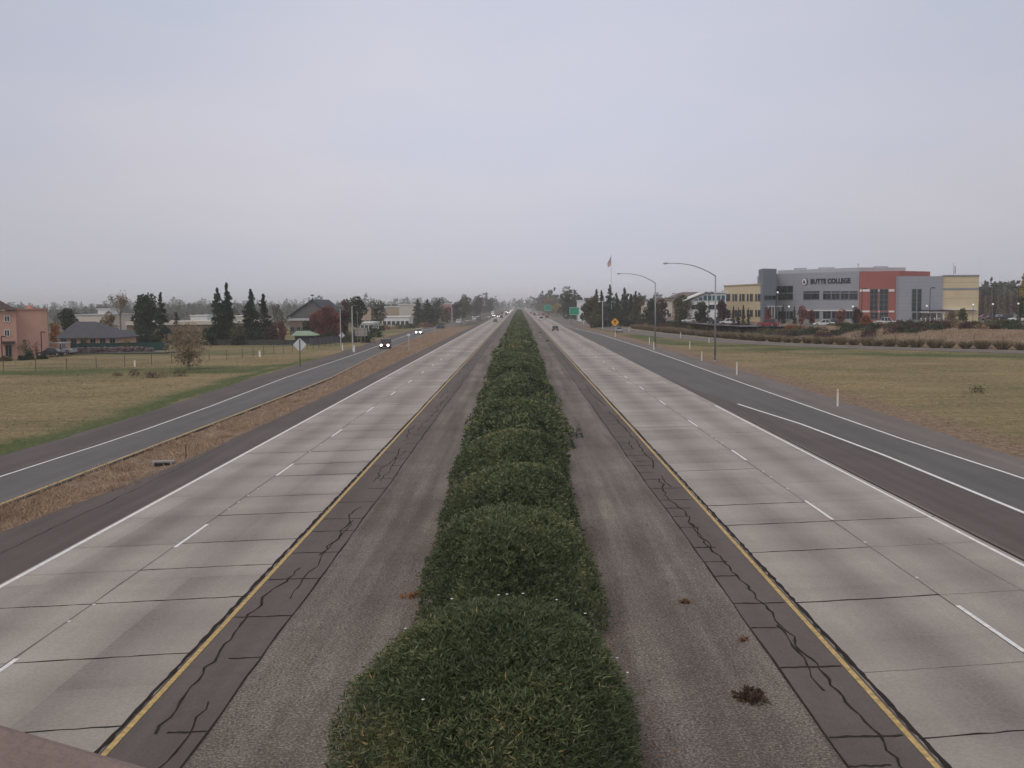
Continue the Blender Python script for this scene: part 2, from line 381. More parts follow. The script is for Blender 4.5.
S = struct
S(strip('median_gravel', K(-6.6), K(6.6), YS, .004, M_grav))
S(strip('road_shoulder', K(-7.62), K(-5.95), YS, .010, M_shi))
S(strip('road_shoulder', K(5.62), K(7.22), YS, .010, M_shi))
S(strip('road', K(-15.15), K(-7.62), YS, .014, M_conc))
S(strip('road', K(7.22), K(15.35), YS, .014, M_conc))
def lso(y): return np.interp(y, [0, 37, 52, 96, 3900], [-18.9, -18.6, -17.5, -17.25, -17.3])+.12*(vnoise(y, 0., 3.)-.5)
S(strip('road_shoulder', lso, K(-15.15), [-120, -60]+list(np.arange(0, 140, 1.))+[y for y in YS if y > 140], .010, M_sho))
# left-hand ramp lane, its shoulder
S(strip('ramp_road', lambda y: ledge(y)+3.6, lrr, YS, .010, M_rampl))
def lo2(y): return ledge(y)+.25*(vnoise(y, 0., 2.2, 9)-.5)
S(strip('ramp_shoulder', lo2, lambda y: ledge(y)+3.6, [-120, -60]+list(np.arange(0, 240, 1.2))+[y for y in YS if y > 240], .006, M_sho))
# right-hand auxiliary lane: old asphalt wedge, dark lane, pale shoulder
R3 = [(-120, 22.9), (47, 22.5), (60, 22.1), (103, 21.95), (146, 22.1), (190, 21.9), (273, 20.6), (317, 18.4), (400, 15.7), (3900, 15.6)]
def r3(y): return np.interp(y, [a for a, b in R3], [b for a, b in R3])
R2 = [(-120, 18.9), (20, 18.8), (54, 18.7), (68, 18.2), (81, 17.0), (110, 15.42), (3900, 15.4)]
def r2(y): return np.interp(y, [a for a, b in R2], [b for a, b in R2])
S(strip('road_shoulder', K(15.35), lambda y: max(r2(y), 15.36), YS, .009, M_sho))
S(strip('auxiliary_lane', lambda y: max(r2(y), 15.36), r3, YS, .011, M_aux))
def ro(y): return redge(y)-.1+.3*(vnoise(y, 1., 2.6, 4)-.5)
S(strip('road_shoulder', r3, ro, [-120, -60]+list(np.arange(0, 240, 1.2))+[y for y in YS if y > 240], .008, M_shr))
# ramp curving away on the right
def offset_poly(pl, off, n=14):
    pts = [Vector(p) for p in pl]; sm = []
    for i in range(len(pts)-1):
        p0, p1, p2, p3 = pts[max(i-1, 0)], pts[i], pts[i+1], pts[min(i+2, len(pts)-1)]
        for k in range(n):
            t = k/n; sm.append(.5*((2*p1)+(-p0+p2)*t+(2*p0-5*p1+4*p2-p3)*t*t+(-p0+3*p1-3*p2+p3)*t**3))
    sm.append(pts[-1]); res = []
    for i, p in enumerate(sm):
        d = (sm[min(i+1, len(sm)-1)]-sm[max(i-1, 0)]).normalized(); res.append((p.x-d.y*off, p.y+d.x*off))
    return res
RR = RAMP[:-1]
def rpath(name, o1, o2, z, m):
    a, b = offset_poly(RR, o1), offset_poly(RR, o2); n = len(a); mb = MB()
    mb.add([(x, y, z) for x, y in a]+[(x, y, z) for x, y in b], [(i, i+1, n+i+1, n+i) for i in range(n-1)]); return mb.build(name, m)
S(rpath('ramp_road', -.3, 8.8, .016, M_shr)); S(rpath('road_marking', .35, .5, .022, M_white)); S(rpath('road_marking', 7.2, 7.35, .022, M_yel))
# paint
rnd = random.Random(4)
def line(name, x, wd, y0, y1, m, z=.020):
    f = x if callable(x) else K(x); ys = [y0]+[y for y in YS if y0 < y < y1]+[y1]
    return S(strip(name, lambda y: f(y)-wd/2, lambda y: f(y)+wd/2, ys, z, m))
line('road_marking', -7.51, .125, -100, 3800, M_yel); line('road_marking', 7.10, .12, -100, 3800, M_yel)
line('road_marking', -15.0, .15, -100, 3800, M_white); line('road_marking', 15.12, .14, -100, 81, M_white)
line('road_marking', lambda y: r2(y)+.15, .20, -100, 82, M_white); line('road_marking', r3, .17, -100, 3800, M_white)
line('road_marking', lambda y: ledge(y)+3.7, .14, -100, 640, M_white); line('road_marking', lambda y: lrr(y)-.22, .16, -100, 500, M_yel)
def dashes(x, y0, name='lane_line'):
    b = MB(); k = MB()
    y = y0-14.63*3
    while y < 1800:
        b.box(x, y+1.83, .019, .12, 3.66, .006)
        for j in range(4):                                   # raised ceramic markers between the dashes
            if rnd.random() < .8: k.ball(x+rnd.uniform(-.03, .03), y+3.66+2.2+j*1.25*1.2+.6, .018, .055, 6, .45)
        y += 14.63
    S(b.build('road_marking', M_white)); S(k.build('lane_marker', M_white))
dashes(-11.55, 19.6); dashes(11.42, 23.3)
# joints, cracks and tar seams
def ribbon(b, pts, wd, z, jit=0.):
    vs = []; n = len(pts)
    for i, p in enumerate(pts):
        q0, q1 = pts[max(i-1, 0)], pts[min(i+1, n-1)]; dx, dy = q1[0]-q0[0], q1[1]-q0[1]; L_ = math.hypot(dx, dy) or 1
        w_ = wd/2*(1+rnd.uniform(-jit, jit)); nx, ny = -dy/L_*w_, dx/L_*w_
        vs += [(p[0]+nx, p[1]+ny, z), (p[0]-nx, p[1]-ny, z)]
    b.add(vs, [(2*i+1, 2*i+3, 2*i+2, 2*i) for i in range(n-1)])
def joint_ys(first):
    ys = list(first); y = ys[-1]; pat = [3.7, 4.6, 4.0, 5.2]; i = 0
    while y < 420: y += pat[i % 4]+rnd.uniform(-.2, .2); i += 1; ys.append(y)
    return ys
def wig(x0, x1, y0, sk, n=12, a=.05): return [(x0+(x1-x0)*i/n, y0+(x0+(x1-x0)*i/n)*sk+rnd.uniform(-a, a)) for i in range(n+1)]
tj, tt = MB(), MB()
for sgn, xa, xm, xb, first in ((-1, -7.62, -11.62, -15.1, (12., 15.5, 19.4, 23.6, 28.3, 31.9)), (1, 7.24, 11.35, 15.3, (10.5, 14.5, 18.6, 22., 27.3, 32.9, 37.))):
    for y in joint_ys(first):
        ys_ = y-(xa/6 if sgn < 0 else xa/6)
        for (p, q) in ((xa, xm), (xm, xb)):
            inner = p == xa; seal = rnd.random() < (.7 if inner else .12)
            ribbon(tt if seal else tj, wig(p, q, ys_, 1/6., 14, .022), rnd.uniform(.045, .085) if seal else .02, .0185+.0008*inner, .45)
    ribbon(tj, [(xm+rnd.uniform(-.012, .012)-sgn*.0, y) for y in np.arange(4, 400, 1.5)], .05, .0175, .4)
    if sgn > 0: ribbon(tj, [(13.75+rnd.uniform(-.05, .05), y) for y in np.arange(18, 36, 1.2)], .03, .0178, .4)
S(tj.build('pavement_joint', M_joint))
# ragged tar along the yellow lines, on the concrete side
for x, sg in ((-7.66, -1), (7.27, 1)):
    pts = []; y = 4
    while y < 700: pts.append((x+sg*rnd.uniform(-.01, .03), y)); y += .30 if y < 60 else 2.2
    ribbon(tt, pts, .10, .0215, .4)
# cracked inner shoulders
def crack(x0, y0, y1, wd, amp, step=.55, lo=-99, hi=99, z=.0165):
    x = x0; y = y0; pts = []
    while y < y1:
        pts.append((x, y)); y += step; x += rnd.uniform(-amp, amp)+(x0-x)*.15; x = min(max(x, lo), hi)
    ribbon(tt, pts, wd, z, .5)
pts = []; x = 6.45; y = 5.
while y < 190: pts.append((x, y)); y += .32 if y < 60 else .9; x = min(max(x+rnd.uniform(-.085, .085)+(6.4+.3*math.sin(y*.13)-x)*.08, 5.85), 6.98)
cut = [(47.5, 50), (78, 80), (104, 109), (140, 146)]; seg_ = []
for p in pts:
    if any(a < p[1] < b_ for a, b_ in cut):
        if len(seg_) > 3: ribbon(tt, seg_, .055, .0165, .5)
        seg_ = []
    else: seg_.append(p)
ribbon(tt, seg_, .072, .0165, .45)
for a in range(0, 8): crack(6.1+rnd.uniform(-.2, .5), 21+a*12, 21+a*12+rnd.uniform(2, 5), .045, .09, step=.4, lo=5.75, hi=6.95)
crack(5.60, 4, 330, .045, .02, 1.0); crack(-5.95, 4, 330, .045, .025, 1.0)
for a in range(0, 12): crack(-6.7+rnd.uniform(-.3, .35), 5+a*14, 5+a*14+rnd.uniform(7, 13.5), .05, .11, step=.4, lo=-7.3, hi=-6.1)
for a in range(0, 6): crack(-6.35+rnd.uniform(-.2, .2), 9+a*19, 9+a*19+rnd.uniform(5, 12), .035, .08, step=.4, lo=-7.3, hi=-6.05)
for y in (17.2, 18.4, 22.1, 24.9, 27, 29.8, 31.5, 33.4, 36.5, 38.4):
    tt_ = rnd.random() < .4; ribbon(tt, wig(5.62, 7.0 if tt_ else 6.35, y, .05, 8, .03), rnd.uniform(.06, .11), .0168, .4)
y = 40
while y < 260: ribbon(tt, wig(5.62, rnd.choice((6.3, 6.6, 7.0)), y, .05, 6, .03), .075, .0168, .4); y += rnd.uniform(1.4, 3.0)
y = 17
while y < 260: ribbon(tt, wig(-7.4 if rnd.random() < .4 else -6.7, -5.97, y, .08, 6, .03), .07, .0168, .4); y += rnd.uniform(1.6, 4.2)
# faint cross cracks on the outer left shoulder
for y in (20, 24.5, 27.8, 33.5, 39, 45, 52, 61, 70): ribbon(tj, wig(-18.3, -15.2, y, .1, 9, .05), .04, .0125, .4)
crack(-17.0, 18, 60, .04, .05, z=.0125)
ribbon(tt, [(15.42+rnd.uniform(-.01, .01), y) for y in np.arange(10, 75, 1.)], .07, .0155, .3)
S(tt.build('tar_seam', M_tar))
ob = MB(); ribbon(ob, [(15.56, y) for y in np.arange(10, 75, 1.)], .12, .0145, .3); S(ob.build('pavement_joint', M_shr))
# dirt and leaf litter drifting round the foot of the hedge
litter = mat('leaf_litter', (.155, .082, .05), .95, var=.45, scale=3)
rg = np.random.default_rng(5)
n = 5200; yy = 12+rg.random(n)**1.6*70; sd = rg.choice([-1, 1], n); xx = -.3+sd*(2.15+np.abs(rg.normal(0, .38, n)))
a = rg.random(n)*6.28; D_ = np.stack([np.cos(a), np.sin(a), rg.uniform(-.1, .2, n)], -1)
V = leaves(np.stack([xx, yy, np.full(n, .02)], -1), D_, rg.uniform(.04, .09, n), .025, rg)
lm = leafmat('litter_leaf', [(0, (.09, .05, .03)), (.5, (.22, .11, .06)), (1, (.36, .17, .09))], .9, 0)
tag(quads('leaf_litter', V, rg.random(n), lm), 'dead orange brown leaves strewn along the foot of the median hedge', 'leaf litter', kind='stuff')
n = 2600; xx = np.concatenate([rg.uniform(-5.8, -2.8, n//2), rg.uniform(2.6, 5.5, n//2)]); yy = 9+rg.random(n)**1.5*45
D_ = unit(rg.normal(size=(n, 3))); V = leaves(np.stack([xx, yy, np.full(n, .012)], -1), D_, rg.uniform(.02, .05, n), rg.uniform(.02, .04, n), rg)
tag(quads('loose_stones', V, rg.random(n), leafmat('stone_bits', [(0, (.07, .06, .055)), (.5, (.2, .18, .17)), (1, (.42, .40, .38))], .9, 0)), 'loose pale stones scattered over the median gravel', 'stones', kind='stuff')

# ------------------------------------------------------------------ vegetation
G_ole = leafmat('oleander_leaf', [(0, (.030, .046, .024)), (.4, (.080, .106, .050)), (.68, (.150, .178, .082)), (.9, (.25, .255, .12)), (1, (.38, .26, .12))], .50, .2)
G_con = leafmat('conifer_leaf', [(0, (.012, .024, .016)), (.5, (.028, .048, .030)), (1, (.060, .082, .045))], .7, .1)
G_dark = leafmat('dark_leaf', [(0, (.016, .028, .014)), (.5, (.040, .062, .028)), (1, (.085, .11, .045))], .6, .2)
G_olive = leafmat('olive_leaf', [(0, (.045, .048, .022)), (.5, (.105, .105, .045)), (1, (.19, .17, .075))], .7, .25)
G_yel = leafmat('yellow_leaf', [(0, (.16, .12, .03)), (.5, (.36, .27, .06)), (1, (.52, .40, .12))], .7, .3)
G_red = leafmat('red_leaf', [(0, (.11, .038, .036)), (.5, (.23, .08, .07)), (1, (.34, .14, .10))], .7, .25)
G_dkred = leafmat('dark_red_leaf', [(0, (.040, .018, .022)), (.5, (.085, .038, .040)), (1, (.14, .07, .06))], .7, .2)
G_org = leafmat('orange_leaf', [(0, (.15, .055, .025)), (.5, (.30, .12, .045)), (1, (.42, .2, .07))], .7, .3)
G_brn = leafmat('brown_leaf', [(0, (.12, .085, .052)), (.5, (.25, .185, .115)), (1, (.40, .32, .21))], .8, .2)
G_straw = leafmat('straw_blade', [(0, (.11, .08, .045)), (.5, (.23, .175, .10)), (1, (.38, .31, .20))], .85, .3)
G_rust = leafmat('rust_weed', [(0, (.09, .052, .038)), (.4, (.23, .135, .085)), (.75, (.38, .26, .165)), (1, (.50, .39, .26))], .9, .2)
G_mixw = leafmat('mixed_weed', [(0, (.16, .10, .07)), (.35, (.34, .23, .15)), (.7, (.50, .38, .26)), (1, (.62, .52, .38))], .9, .2)
G_gr = leafmat('grass_blade', [(0, (.045, .062, .024)), (.5, (.100, .135, .042)), (.8, (.17, .18, .065)), (1, (.28, .25, .12))], .8, .3)
G_mead = leafmat('meadow_blade', [(0, (.075, .085, .035)), (.3, (.16, .145, .065)), (.7, (.31, .245, .13)), (1, (.44, .36, .22))], .85, .3)
M_bark = mat('bark', (.10, .075, .06), .95, var=.3, scale=3)
M_bark2 = mat('pale_bark', (.24, .19, .16), .95, var=.25, scale=3)

def oleander(seed, nsh, nl, ln, wd, stems=True, want=False):
    'one clipped-looking oleander: unit about 5 m wide, 9 m long, 2.6 m high'
    rng = np.random.default_rng(seed); a, b_, hh = 2.35, 4.12, 2.62
    lump = [(rng.uniform(-1, 1), rng.uniform(-1, 1), rng.uniform(.45, .95), rng.uniform(-.14, .26)) for _ in range(26)]
    def surf(u, v):
        'u angle, v 0 at foot to 1 on top'
        e_ = v*math.pi/2; r = np.cos(e_)**.72; zz = np.sin(e_)**.92
        x, y, z = r*np.cos(u), r*np.sin(u), zz
        k = 1+.06*np.sin(3*u+seed)*(1-v)+.045*np.sin(5*u+2*seed)*(1-v)+.03*np.sin(9*u+v*7)*(1-v)
        for lx, ly, rr, am in lump: k = k+am*np.exp(-((x-lx)**2+(y-ly)**2)/(rr*.35)**2)*.6
        return np.stack([x*a*k, y*b_*k, .05+z*hh*(.9+.1*k)*(1-.10*np.abs(y))], -1)
    if want: return surf
    u = rng.random(nsh)*6.283
    v = np.where(rng.random(nsh) < .5, rng.random(nsh), 1-np.abs(rng.normal(0, .28, nsh)).clip(0, 1))
    p = surf(u, v); ctr = np.stack([p[:, 0]*.25, p[:, 1]*.75, np.full(nsh, .5)], -1)
    d = unit((p-ctr)+np.array([0, 0, .9])+rng.normal(0, .42, (nsh, 3))); p = p-d*np.abs(rng.normal(0, .16, nsh))[:, None]+rng.normal(0, .03, (nsh, 3))
    p[:, 2] = np.maximum(p[:, 2], .06)
    tone = rng.random(nsh)*.42+.02+.26*vnoise(p[:, 0], p[:, 1]+seed*7, .55)+.30*vnoise(p[:, 0]+9, p[:, 1]+seed*5+p[:, 2], 1.5)
    Cs, Ds, T = [], [], []
    for k in range(nl):
        th = rng.random(nsh)*6.28; s1 = unit(np.cross(d, np.array([.3, .2, .9])+rng.normal(0, .2, (nsh, 3)))); s2 = np.cross(d, s1)
        side = s1*np.cos(th)[:, None]+s2*np.sin(th)[:, None]; sp = rng.uniform(.7, 2.6, nsh)[:, None]
        Ds.append(unit(d+side*sp)); Cs.append(p+d*rng.uniform(-.14, .03, nsh)[:, None]); T.append(tone+rng.normal(0, .10, nsh)+.05*(rng.random(nsh) < .03)*6)
    Cc, Dd, T = np.concatenate(Cs), np.concatenate(Ds), np.concatenate(T)
    V = leaves(Cc, Dd, ln*rng.uniform(.7, 1.25, len(Cc)), wd*rng.uniform(.8, 1.2, len(Cc)), rng)
    # a closed inner hull, toned dark for the shade inside, blocks see-through
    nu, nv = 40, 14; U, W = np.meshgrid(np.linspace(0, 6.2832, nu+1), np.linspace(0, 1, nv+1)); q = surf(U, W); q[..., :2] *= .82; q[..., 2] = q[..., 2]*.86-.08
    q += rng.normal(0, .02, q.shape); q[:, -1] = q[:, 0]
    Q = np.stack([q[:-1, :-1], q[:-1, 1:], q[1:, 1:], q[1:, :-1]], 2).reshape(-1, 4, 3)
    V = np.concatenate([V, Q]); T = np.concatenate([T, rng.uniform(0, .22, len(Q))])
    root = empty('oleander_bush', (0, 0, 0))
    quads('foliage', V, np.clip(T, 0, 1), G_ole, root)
    if stems:
        m = MB()
        for k in range(16):
            an = rng.random()*6.28; m.tube([(.4*math.cos(an), 1.2*math.sin(an), 0), (1.2*math.cos(an), 2.6*math.sin(an), .7), (1.8*math.cos(an), 3.8*math.sin(an), 1.3)], [.04, .03, .012], 5)
        m.build('stem', M_bark, root)
    return root
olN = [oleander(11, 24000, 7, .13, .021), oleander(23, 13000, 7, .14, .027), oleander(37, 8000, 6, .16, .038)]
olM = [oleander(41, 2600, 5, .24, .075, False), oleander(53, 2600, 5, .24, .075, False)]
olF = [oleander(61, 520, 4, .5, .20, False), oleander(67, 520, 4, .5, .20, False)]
ORD = 'first second third fourth fifth sixth seventh eighth ninth tenth eleventh twelfth thirteenth fourteenth fifteenth sixteenth seventeenth eighteenth nineteenth twentieth'.split()
spec = [(-.38, 17.3, 0, 1.02, .92, 1.03, 0), (-.30, 26.3, 1, .94, .96, 1.02, 2), (-.25, 34.5, 2, .98, .93, .96, 0), (-.30, 42.3, 2, 1.03, .93, 1.04, 3.14)]
y = 50.5; used = {}
while y < 1040: spec.append((-.3+rnd.uniform(-.2, .2), y, 3 if y < 125 else 4, rnd.uniform(1.02, 1.28), rnd.uniform(.86, 1.08), rnd.uniform(.84, 1.10), 0)); y += rnd.uniform(7.7, 9.6)*(1 if y < 500 else 1.15)
roots = []
for i, (x, y, lv, sx, sy, sz, ro_) in enumerate(spec):
    src = (olN[0], olN[1], olN[2], olM[i % 2], olF[i % 2])[lv]
    o = src if id(src) not in used else copy_tree(src); used[id(src)] = 1; roots.append(o)
    o.location = (x, y, 0); o.scale = (sx, sy, sz); o.rotation_euler = (0, 0, (math.pi if (i % 3 == 1) else 0)+(rnd.uniform(-.12, .12) if i > 2 else 0))
    o['kind'] = 'thing'; o['category'] = 'bush'; o['group'] = 'oleander bushes in the median hedge'
    if i == 0: o['label'] = 'largest oleander bush, nearest the overpass at the bottom of the median hedge'
    elif i < 20: o['label'] = 'rounded green oleander bush, %s from the overpass in the median hedge' % ORD[i]
    else: o['label'] = 'small distant oleander bush in the far stretch of the median hedge'
rr = random.Random(8); osurf = oleander(11, 0, 0, 0, 0, want=True)
M_petal = mat('white_petal', (.8, .8, .78), .7)
for k in range(13):
    fl = MB(); x, y, z = osurf(np.array([rr.random()*6.28]), np.array([rr.uniform(.25, .9)]))[0]*1.045
    for j in range(5): t = j*1.257; fl.add([(x, y, z+.02), (x+.022*math.cos(t), y+.022*math.sin(t), z+.035), (x+.03*math.cos(t+.6), y+.03*math.sin(t+.6), z+.04), (x+.02*math.cos(t+1.2), y+.02*math.sin(t+1.2), z+.03)], [(0, 1, 2, 3)])
    fl.build('flower', M_petal, roots[0])

# --- tree kinds
def trunk_mesh(h, r, name='trunk', m=None, parent=None, limbs=0, rng=None, spread=1.5, z1=.9):
    b = MB(); b.tube([(0, 0, -.2), (0, 0, h*.3), (.02*h, 0, h*.62), (0, .01*h, h*z1)], [r*1.2, r, r*.6, r*.15], 7)
    for k in range(limbs):
        a = rng.random()*6.28; z = h*rng.uniform(.25, .65); q = spread*rng.uniform(.5, .95)
        b.tube([(0, 0, z), (math.cos(a)*q*.5, math.sin(a)*q*.5, z+h*.10), (math.cos(a)*q, math.sin(a)*q, z+h*.24)], [r*.45, r*.3, r*.08], 5)
    return b.build(name, m or M_bark, parent)
def conifer(loc, h, r, m, label, group=None, seed=0, n=2600, ragged=.25, cat='conifer', name='conifer_tree', base=.04):
    r = r*(1.42 if name != 'cypress_tree' and name != 'slender_tree' else 1); rng = np.random.default_rng(seed+100); t = rng.random(n)**.75; z = h*(base+(1-base)*t)
    nb = 46; bz = rng.random(nb)**.8; ba = rng.random(nb)*6.28; bl = rng.uniform(1-ragged*1.6, 1.12, nb)
    k = rng.integers(0, nb, n); th = ba[k]+rng.normal(0, .22, n); zz = h*(base+(1-base)*(bz[k]+rng.normal(0, .010, n)).clip(0, 1))
    rad = r*(1-bz[k])**.82*bl[k]*rng.random(n)**.6+.006*h*rng.random(n)
    p = np.stack([rad*np.cos(th), rad*np.sin(th), zz-.12*rad], -1)
    p2n = n//3; th2 = rng.random(p2n)*6.28; z2 = rng.random(p2n); r2_ = r*(1-z2)**.95*.6*np.sqrt(rng.random(p2n))
    p = np.concatenate([p, np.stack([r2_*np.cos(th2), r2_*np.sin(th2), h*(base+(1-base)*z2)], -1)]); N_ = len(p)
    d = unit(np.stack([p[:, 0], p[:, 1], np.full(N_, .2*r)], -1)+rng.normal(0, .35*r, (N_, 3)))
    s_ = h*.045+.10
    sc_ = 1-.62*np.clip(p[:, 2]/h, 0, 1); V = leaves(p, d, s_*sc_*rng.uniform(.7, 1.4, N_), s_*sc_*.55, rng)
    T = .25+.5*np.concatenate([rng.random(nb)[k], rng.random(p2n)*.4])+rng.normal(0, .12, N_)
    o = empty(name, loc, rng.random()*6, label, cat, group); quads('crown', V, np.clip(T, 0, 1), m, o); trunk_mesh(h, .018*h+.05, parent=o); return o
def broad(loc, h, r, m, label, group=None, seed=0, n=3000, cat='tree', name='broadleaf_tree', low=.22, gaps=.5, leaf=None, trunkm=None, blobs=15, rx_=1.):
    rng = np.random.default_rng(seed+500)
    cz = h*(low+1)/2; rz = h*(1-low)/2; uz = np.linspace(-.86, .86, blobs)+rng.normal(0, .05, blobs); ta = rng.random(blobs)*6.28; rq = np.sqrt(np.clip(1-uz**2, .05, 1))*rng.uniform(.15, .88, blobs); c_ = np.stack([np.cos(ta)*rq*r*rx_, np.sin(ta)*rq*r, uz*rz*.92], -1)+np.array([0, 0, cz])
    br = rng.uniform(.20, .38, blobs)*min(r, rz)*1.2; k = rng.integers(0, blobs, n)
    dd = unit(rng.normal(size=(n, 3))); p = c_[k]+dd*(br[k]*rng.uniform(.55, 1.06, n)**.6)[:, None]; p[:, 2] = np.maximum(p[:, 2], h*low*.75)
    s_ = leaf or (.05*h+.10)
    d = unit(dd+rng.normal(0, .7, (n, 3))+np.array([0, 0, .2])); V = leaves(p, d, s_*rng.uniform(.6, 1.3, n), s_*.7, rng)
    T = .22+.45*rng.random(blobs)[k]+rng.normal(0, .14, n)+.1
    o = empty(name, loc, 0, label, cat, group); quads('crown', V, np.clip(T, 0, 1), m, o)
    trunk_mesh(h, .02*h+.04, parent=o, limbs=6, rng=rng, spread=r*.8, z1=.8, m=trunkm); return o
def bare(loc, h, r, label, group=None, seed=0, m=None, leafm=None, nleaf=0, cat='bare tree'):
    rr_ = random.Random(seed); b = MB(); tips = []
    def br(p, d, L_, rad, lv):
        q = p+d*L_; mid = p+d*L_*.5+Vector((rr_.uniform(-.04, .04)*L_, rr_.uniform(-.04, .04)*L_, 0))
        b.tube([p, mid, q], [rad, rad*.8, rad*.55], 5 if lv < 2 else 3, cap=False)
        if lv >= 5: tips.append(q); return
        for k in range(3 if lv < 4 else 2):
            a = rr_.random()*6.28; sp = rr_.uniform(.35, .85) if lv else rr_.uniform(.3, .6); sd = Vector((math.cos(a), math.sin(a), 0))
            nd = (d+sd*sp+Vector((0, 0, .12))).normalized(); br(q, nd, L_*rr_.uniform(.6, .82), rad*.58, lv+1)
        if lv >= 2: tips.append(q)
    br(Vector((0, 0, -.1)), Vector((0, 0, 1)), h*.15, h*.020, 0)
    zs = max(v[2] for v in b.v); rs = max(math.hypot(v[0], v[1]) for v in b.v)
    b.v = [(x/rs*r, y/rs*r, z/zs*h) for x, y, z in b.v]
    o = empty('bare_tree', loc, 0, label, cat, group); b.build('branches', m or M_bark2, o)
    if nleaf:
        rng = np.random.default_rng(seed); T_ = np.array([(t.x/rs*r, t.y/rs*r, t.z/zs*h) for t in tips]); k = rng.integers(0, len(T_), nleaf)
        p = T_[k]+rng.normal(0, .03*h, (nleaf, 3)); V = leaves(p, unit(rng.normal(size=(nleaf, 3))), .035*h, .02*h, rng); quads('crown', V, rng.random(nleaf), leafm, o)
    return o
def shrub(loc, w_, h, m, label, group=None, seed=0, n=700, cat='shrub', name='shrub', dp=None, leaf=None):
    rng = np.random.default_rng(seed+900); k = 7; dp = dp or w_
    cx = rng.uniform(-.32, .32, (k, 2)); rad = rng.uniform(.22, .38, k); hh = rng.uniform(.55, 1., k); j = rng.integers(0, k, n)
    dd = unit(rng.normal(size=(n, 3))); dd[:, 2] = np.abs(dd[:, 2])*1.; q = rng.uniform(.6, 1.05, n)
    p = np.stack([(cx[j, 0]+dd[:, 0]*rad[j]*q)*w_, (cx[j, 1]+dd[:, 1]*rad[j]*q)*dp, dd[:, 2]*hh[j]*h*.92*q], -1)
    s_ = leaf or (.10*min(w_, h*2)+.04)
    V = leaves(p, unit(dd+rng.normal(0, .6, (n, 3))), s_*rng.uniform(.6, 1.3, n), s_*.6, rng)
    o = quads(name, V, np.clip(.2+.5*rng.random(k)[j]+rng.normal(0, .15, n), 0, 1), m); o.location = loc
    return tag(o, label, cat, group)
def on(px, D, py=310):
    x, y, _ = P(px, py, D); return (x, y, float(gh(x, y)))
def sized(px, D, ytop):
    x, y, z = P(px, ytop, D); return z-float(gh(x, y))
def Wd(npx, D): return npx*D/F

# left-hand side, near to far
x, y, z = gp(189, 369.5)
broad((x, y, z), 5.7, 2.75, G_brn, 'small round tree with thinning brown autumn leaves alone in the left field', seed=3, n=3800, low=.13, leaf=.22, blobs=34, trunkm=M_bark2, cat='autumn tree')
for i, (px, py, hh, lb) in enumerate([(118, 376, .45, 'leftmost'), (134, 376, 1., 'second from left'), (147, 377, .9, 'third from left'), (152.5, 378, .75, 'fourth from left'), (165, 377, 1., 'fifth from left'), (179, 376, .85, 'rightmost')]):
    x, y, z = gp(px, py); shrub((x, y, float(gh(x, y))), .9+hh*.5, hh*1.15, G_dkred if i % 2 else G_brn, 'dry dark bush, %s of the short row below the brown tree' % lb, 'dry bushes in the left field', seed=i, n=240, leaf=.14)
broad(on(68, 222), sized(68, 222, 309), Wd(11, 222), G_dark, 'round dark green tree behind the slate hipped roof', seed=8, n=2600, low=.2)
bare(on(120, 236), sized(120, 236, 292.5), Wd(13, 236), 'tall pale tree with bare upswept branches behind the slate roof', seed=5, leafm=G_brn, nleaf=450)
broad(on(108, 228), sized(108, 228, 313), Wd(9.5, 228), G_brn, 'low russet tree at the foot of the tall bare tree', seed=12, n=1500, low=.1)
broad(on(146, 238), sized(146, 238, 296), Wd(12.5, 238), G_dark, 'dense rounded dark evergreen tree beside the slim conifer', seed=15, n=4200, low=.18, blobs=22, cat='evergreen tree')
conifer(on(161, 226), sized(161, 226, 292.5), Wd(7, 226), G_con, 'slim dark conifer right of the dense rounded evergreen', seed=2, ragged=.1, base=.0)
conifer(on(176, 226), sized(176, 226, 312), Wd(5.5, 226), G_con, 'short pointed conifer behind the brown autumn tree', seed=4, n=1200)
for i, (px, a, b_) in enumerate([(138, 325, 4), (145.5, 326, 4.5), (152.5, 328, 5)]):
    shrub(on(px, 214), Wd(b_*2.3, 214), sized(px, 214, a), G_dark if i != 1 else G_con, ['left', 'middle', 'right'][i]+' dark clump of garden shrubs above the green screen fence', 'garden shrubs behind the screen fence', seed=30+i, n=900, leaf=.4)
shrub(on(83, 193), Wd(11, 193), sized(83, 193, 332.5), G_olive, 'yellow green shrub in front of the slate hipped roof house', seed=41, n=700)
shrub(on(126, 192), Wd(9, 192), sized(126, 192, 337), G_olive, 'olive shrub at the right end of the slate roof house', seed=42, n=500)
conifer(on(217.8, 222), sized(217.8, 222, 288.5), Wd(11.5, 222), G_con, 'broad dark redwood, leftmost of the two conifer pairs', 'tall conifers in the left middle distance', seed=21, ragged=.22, n=4200, base=.0)
conifer(on(226.8, 228), sized(226.8, 228, 283.5), Wd(9.5, 228), G_con, 'tallest thin topped redwood, right tree of the left conifer pair', 'tall conifers in the left middle distance', seed=22, ragged=.3, n=4200, base=.0)
conifer(on(251, 222), sized(251, 222, 289.5), Wd(12, 222), G_con, 'ragged redwood, left tree of the right conifer pair', 'tall conifers in the left middle distance', seed=23, ragged=.4, n=4200, base=.0)
conifer(on(263.5, 226), sized(263.5, 226, 294), Wd(10.5, 226), G_con, 'flat topped ragged redwood, right tree of the right conifer pair', 'tall conifers in the left middle distance', seed=24, ragged=.5, n=3800, base=.0)
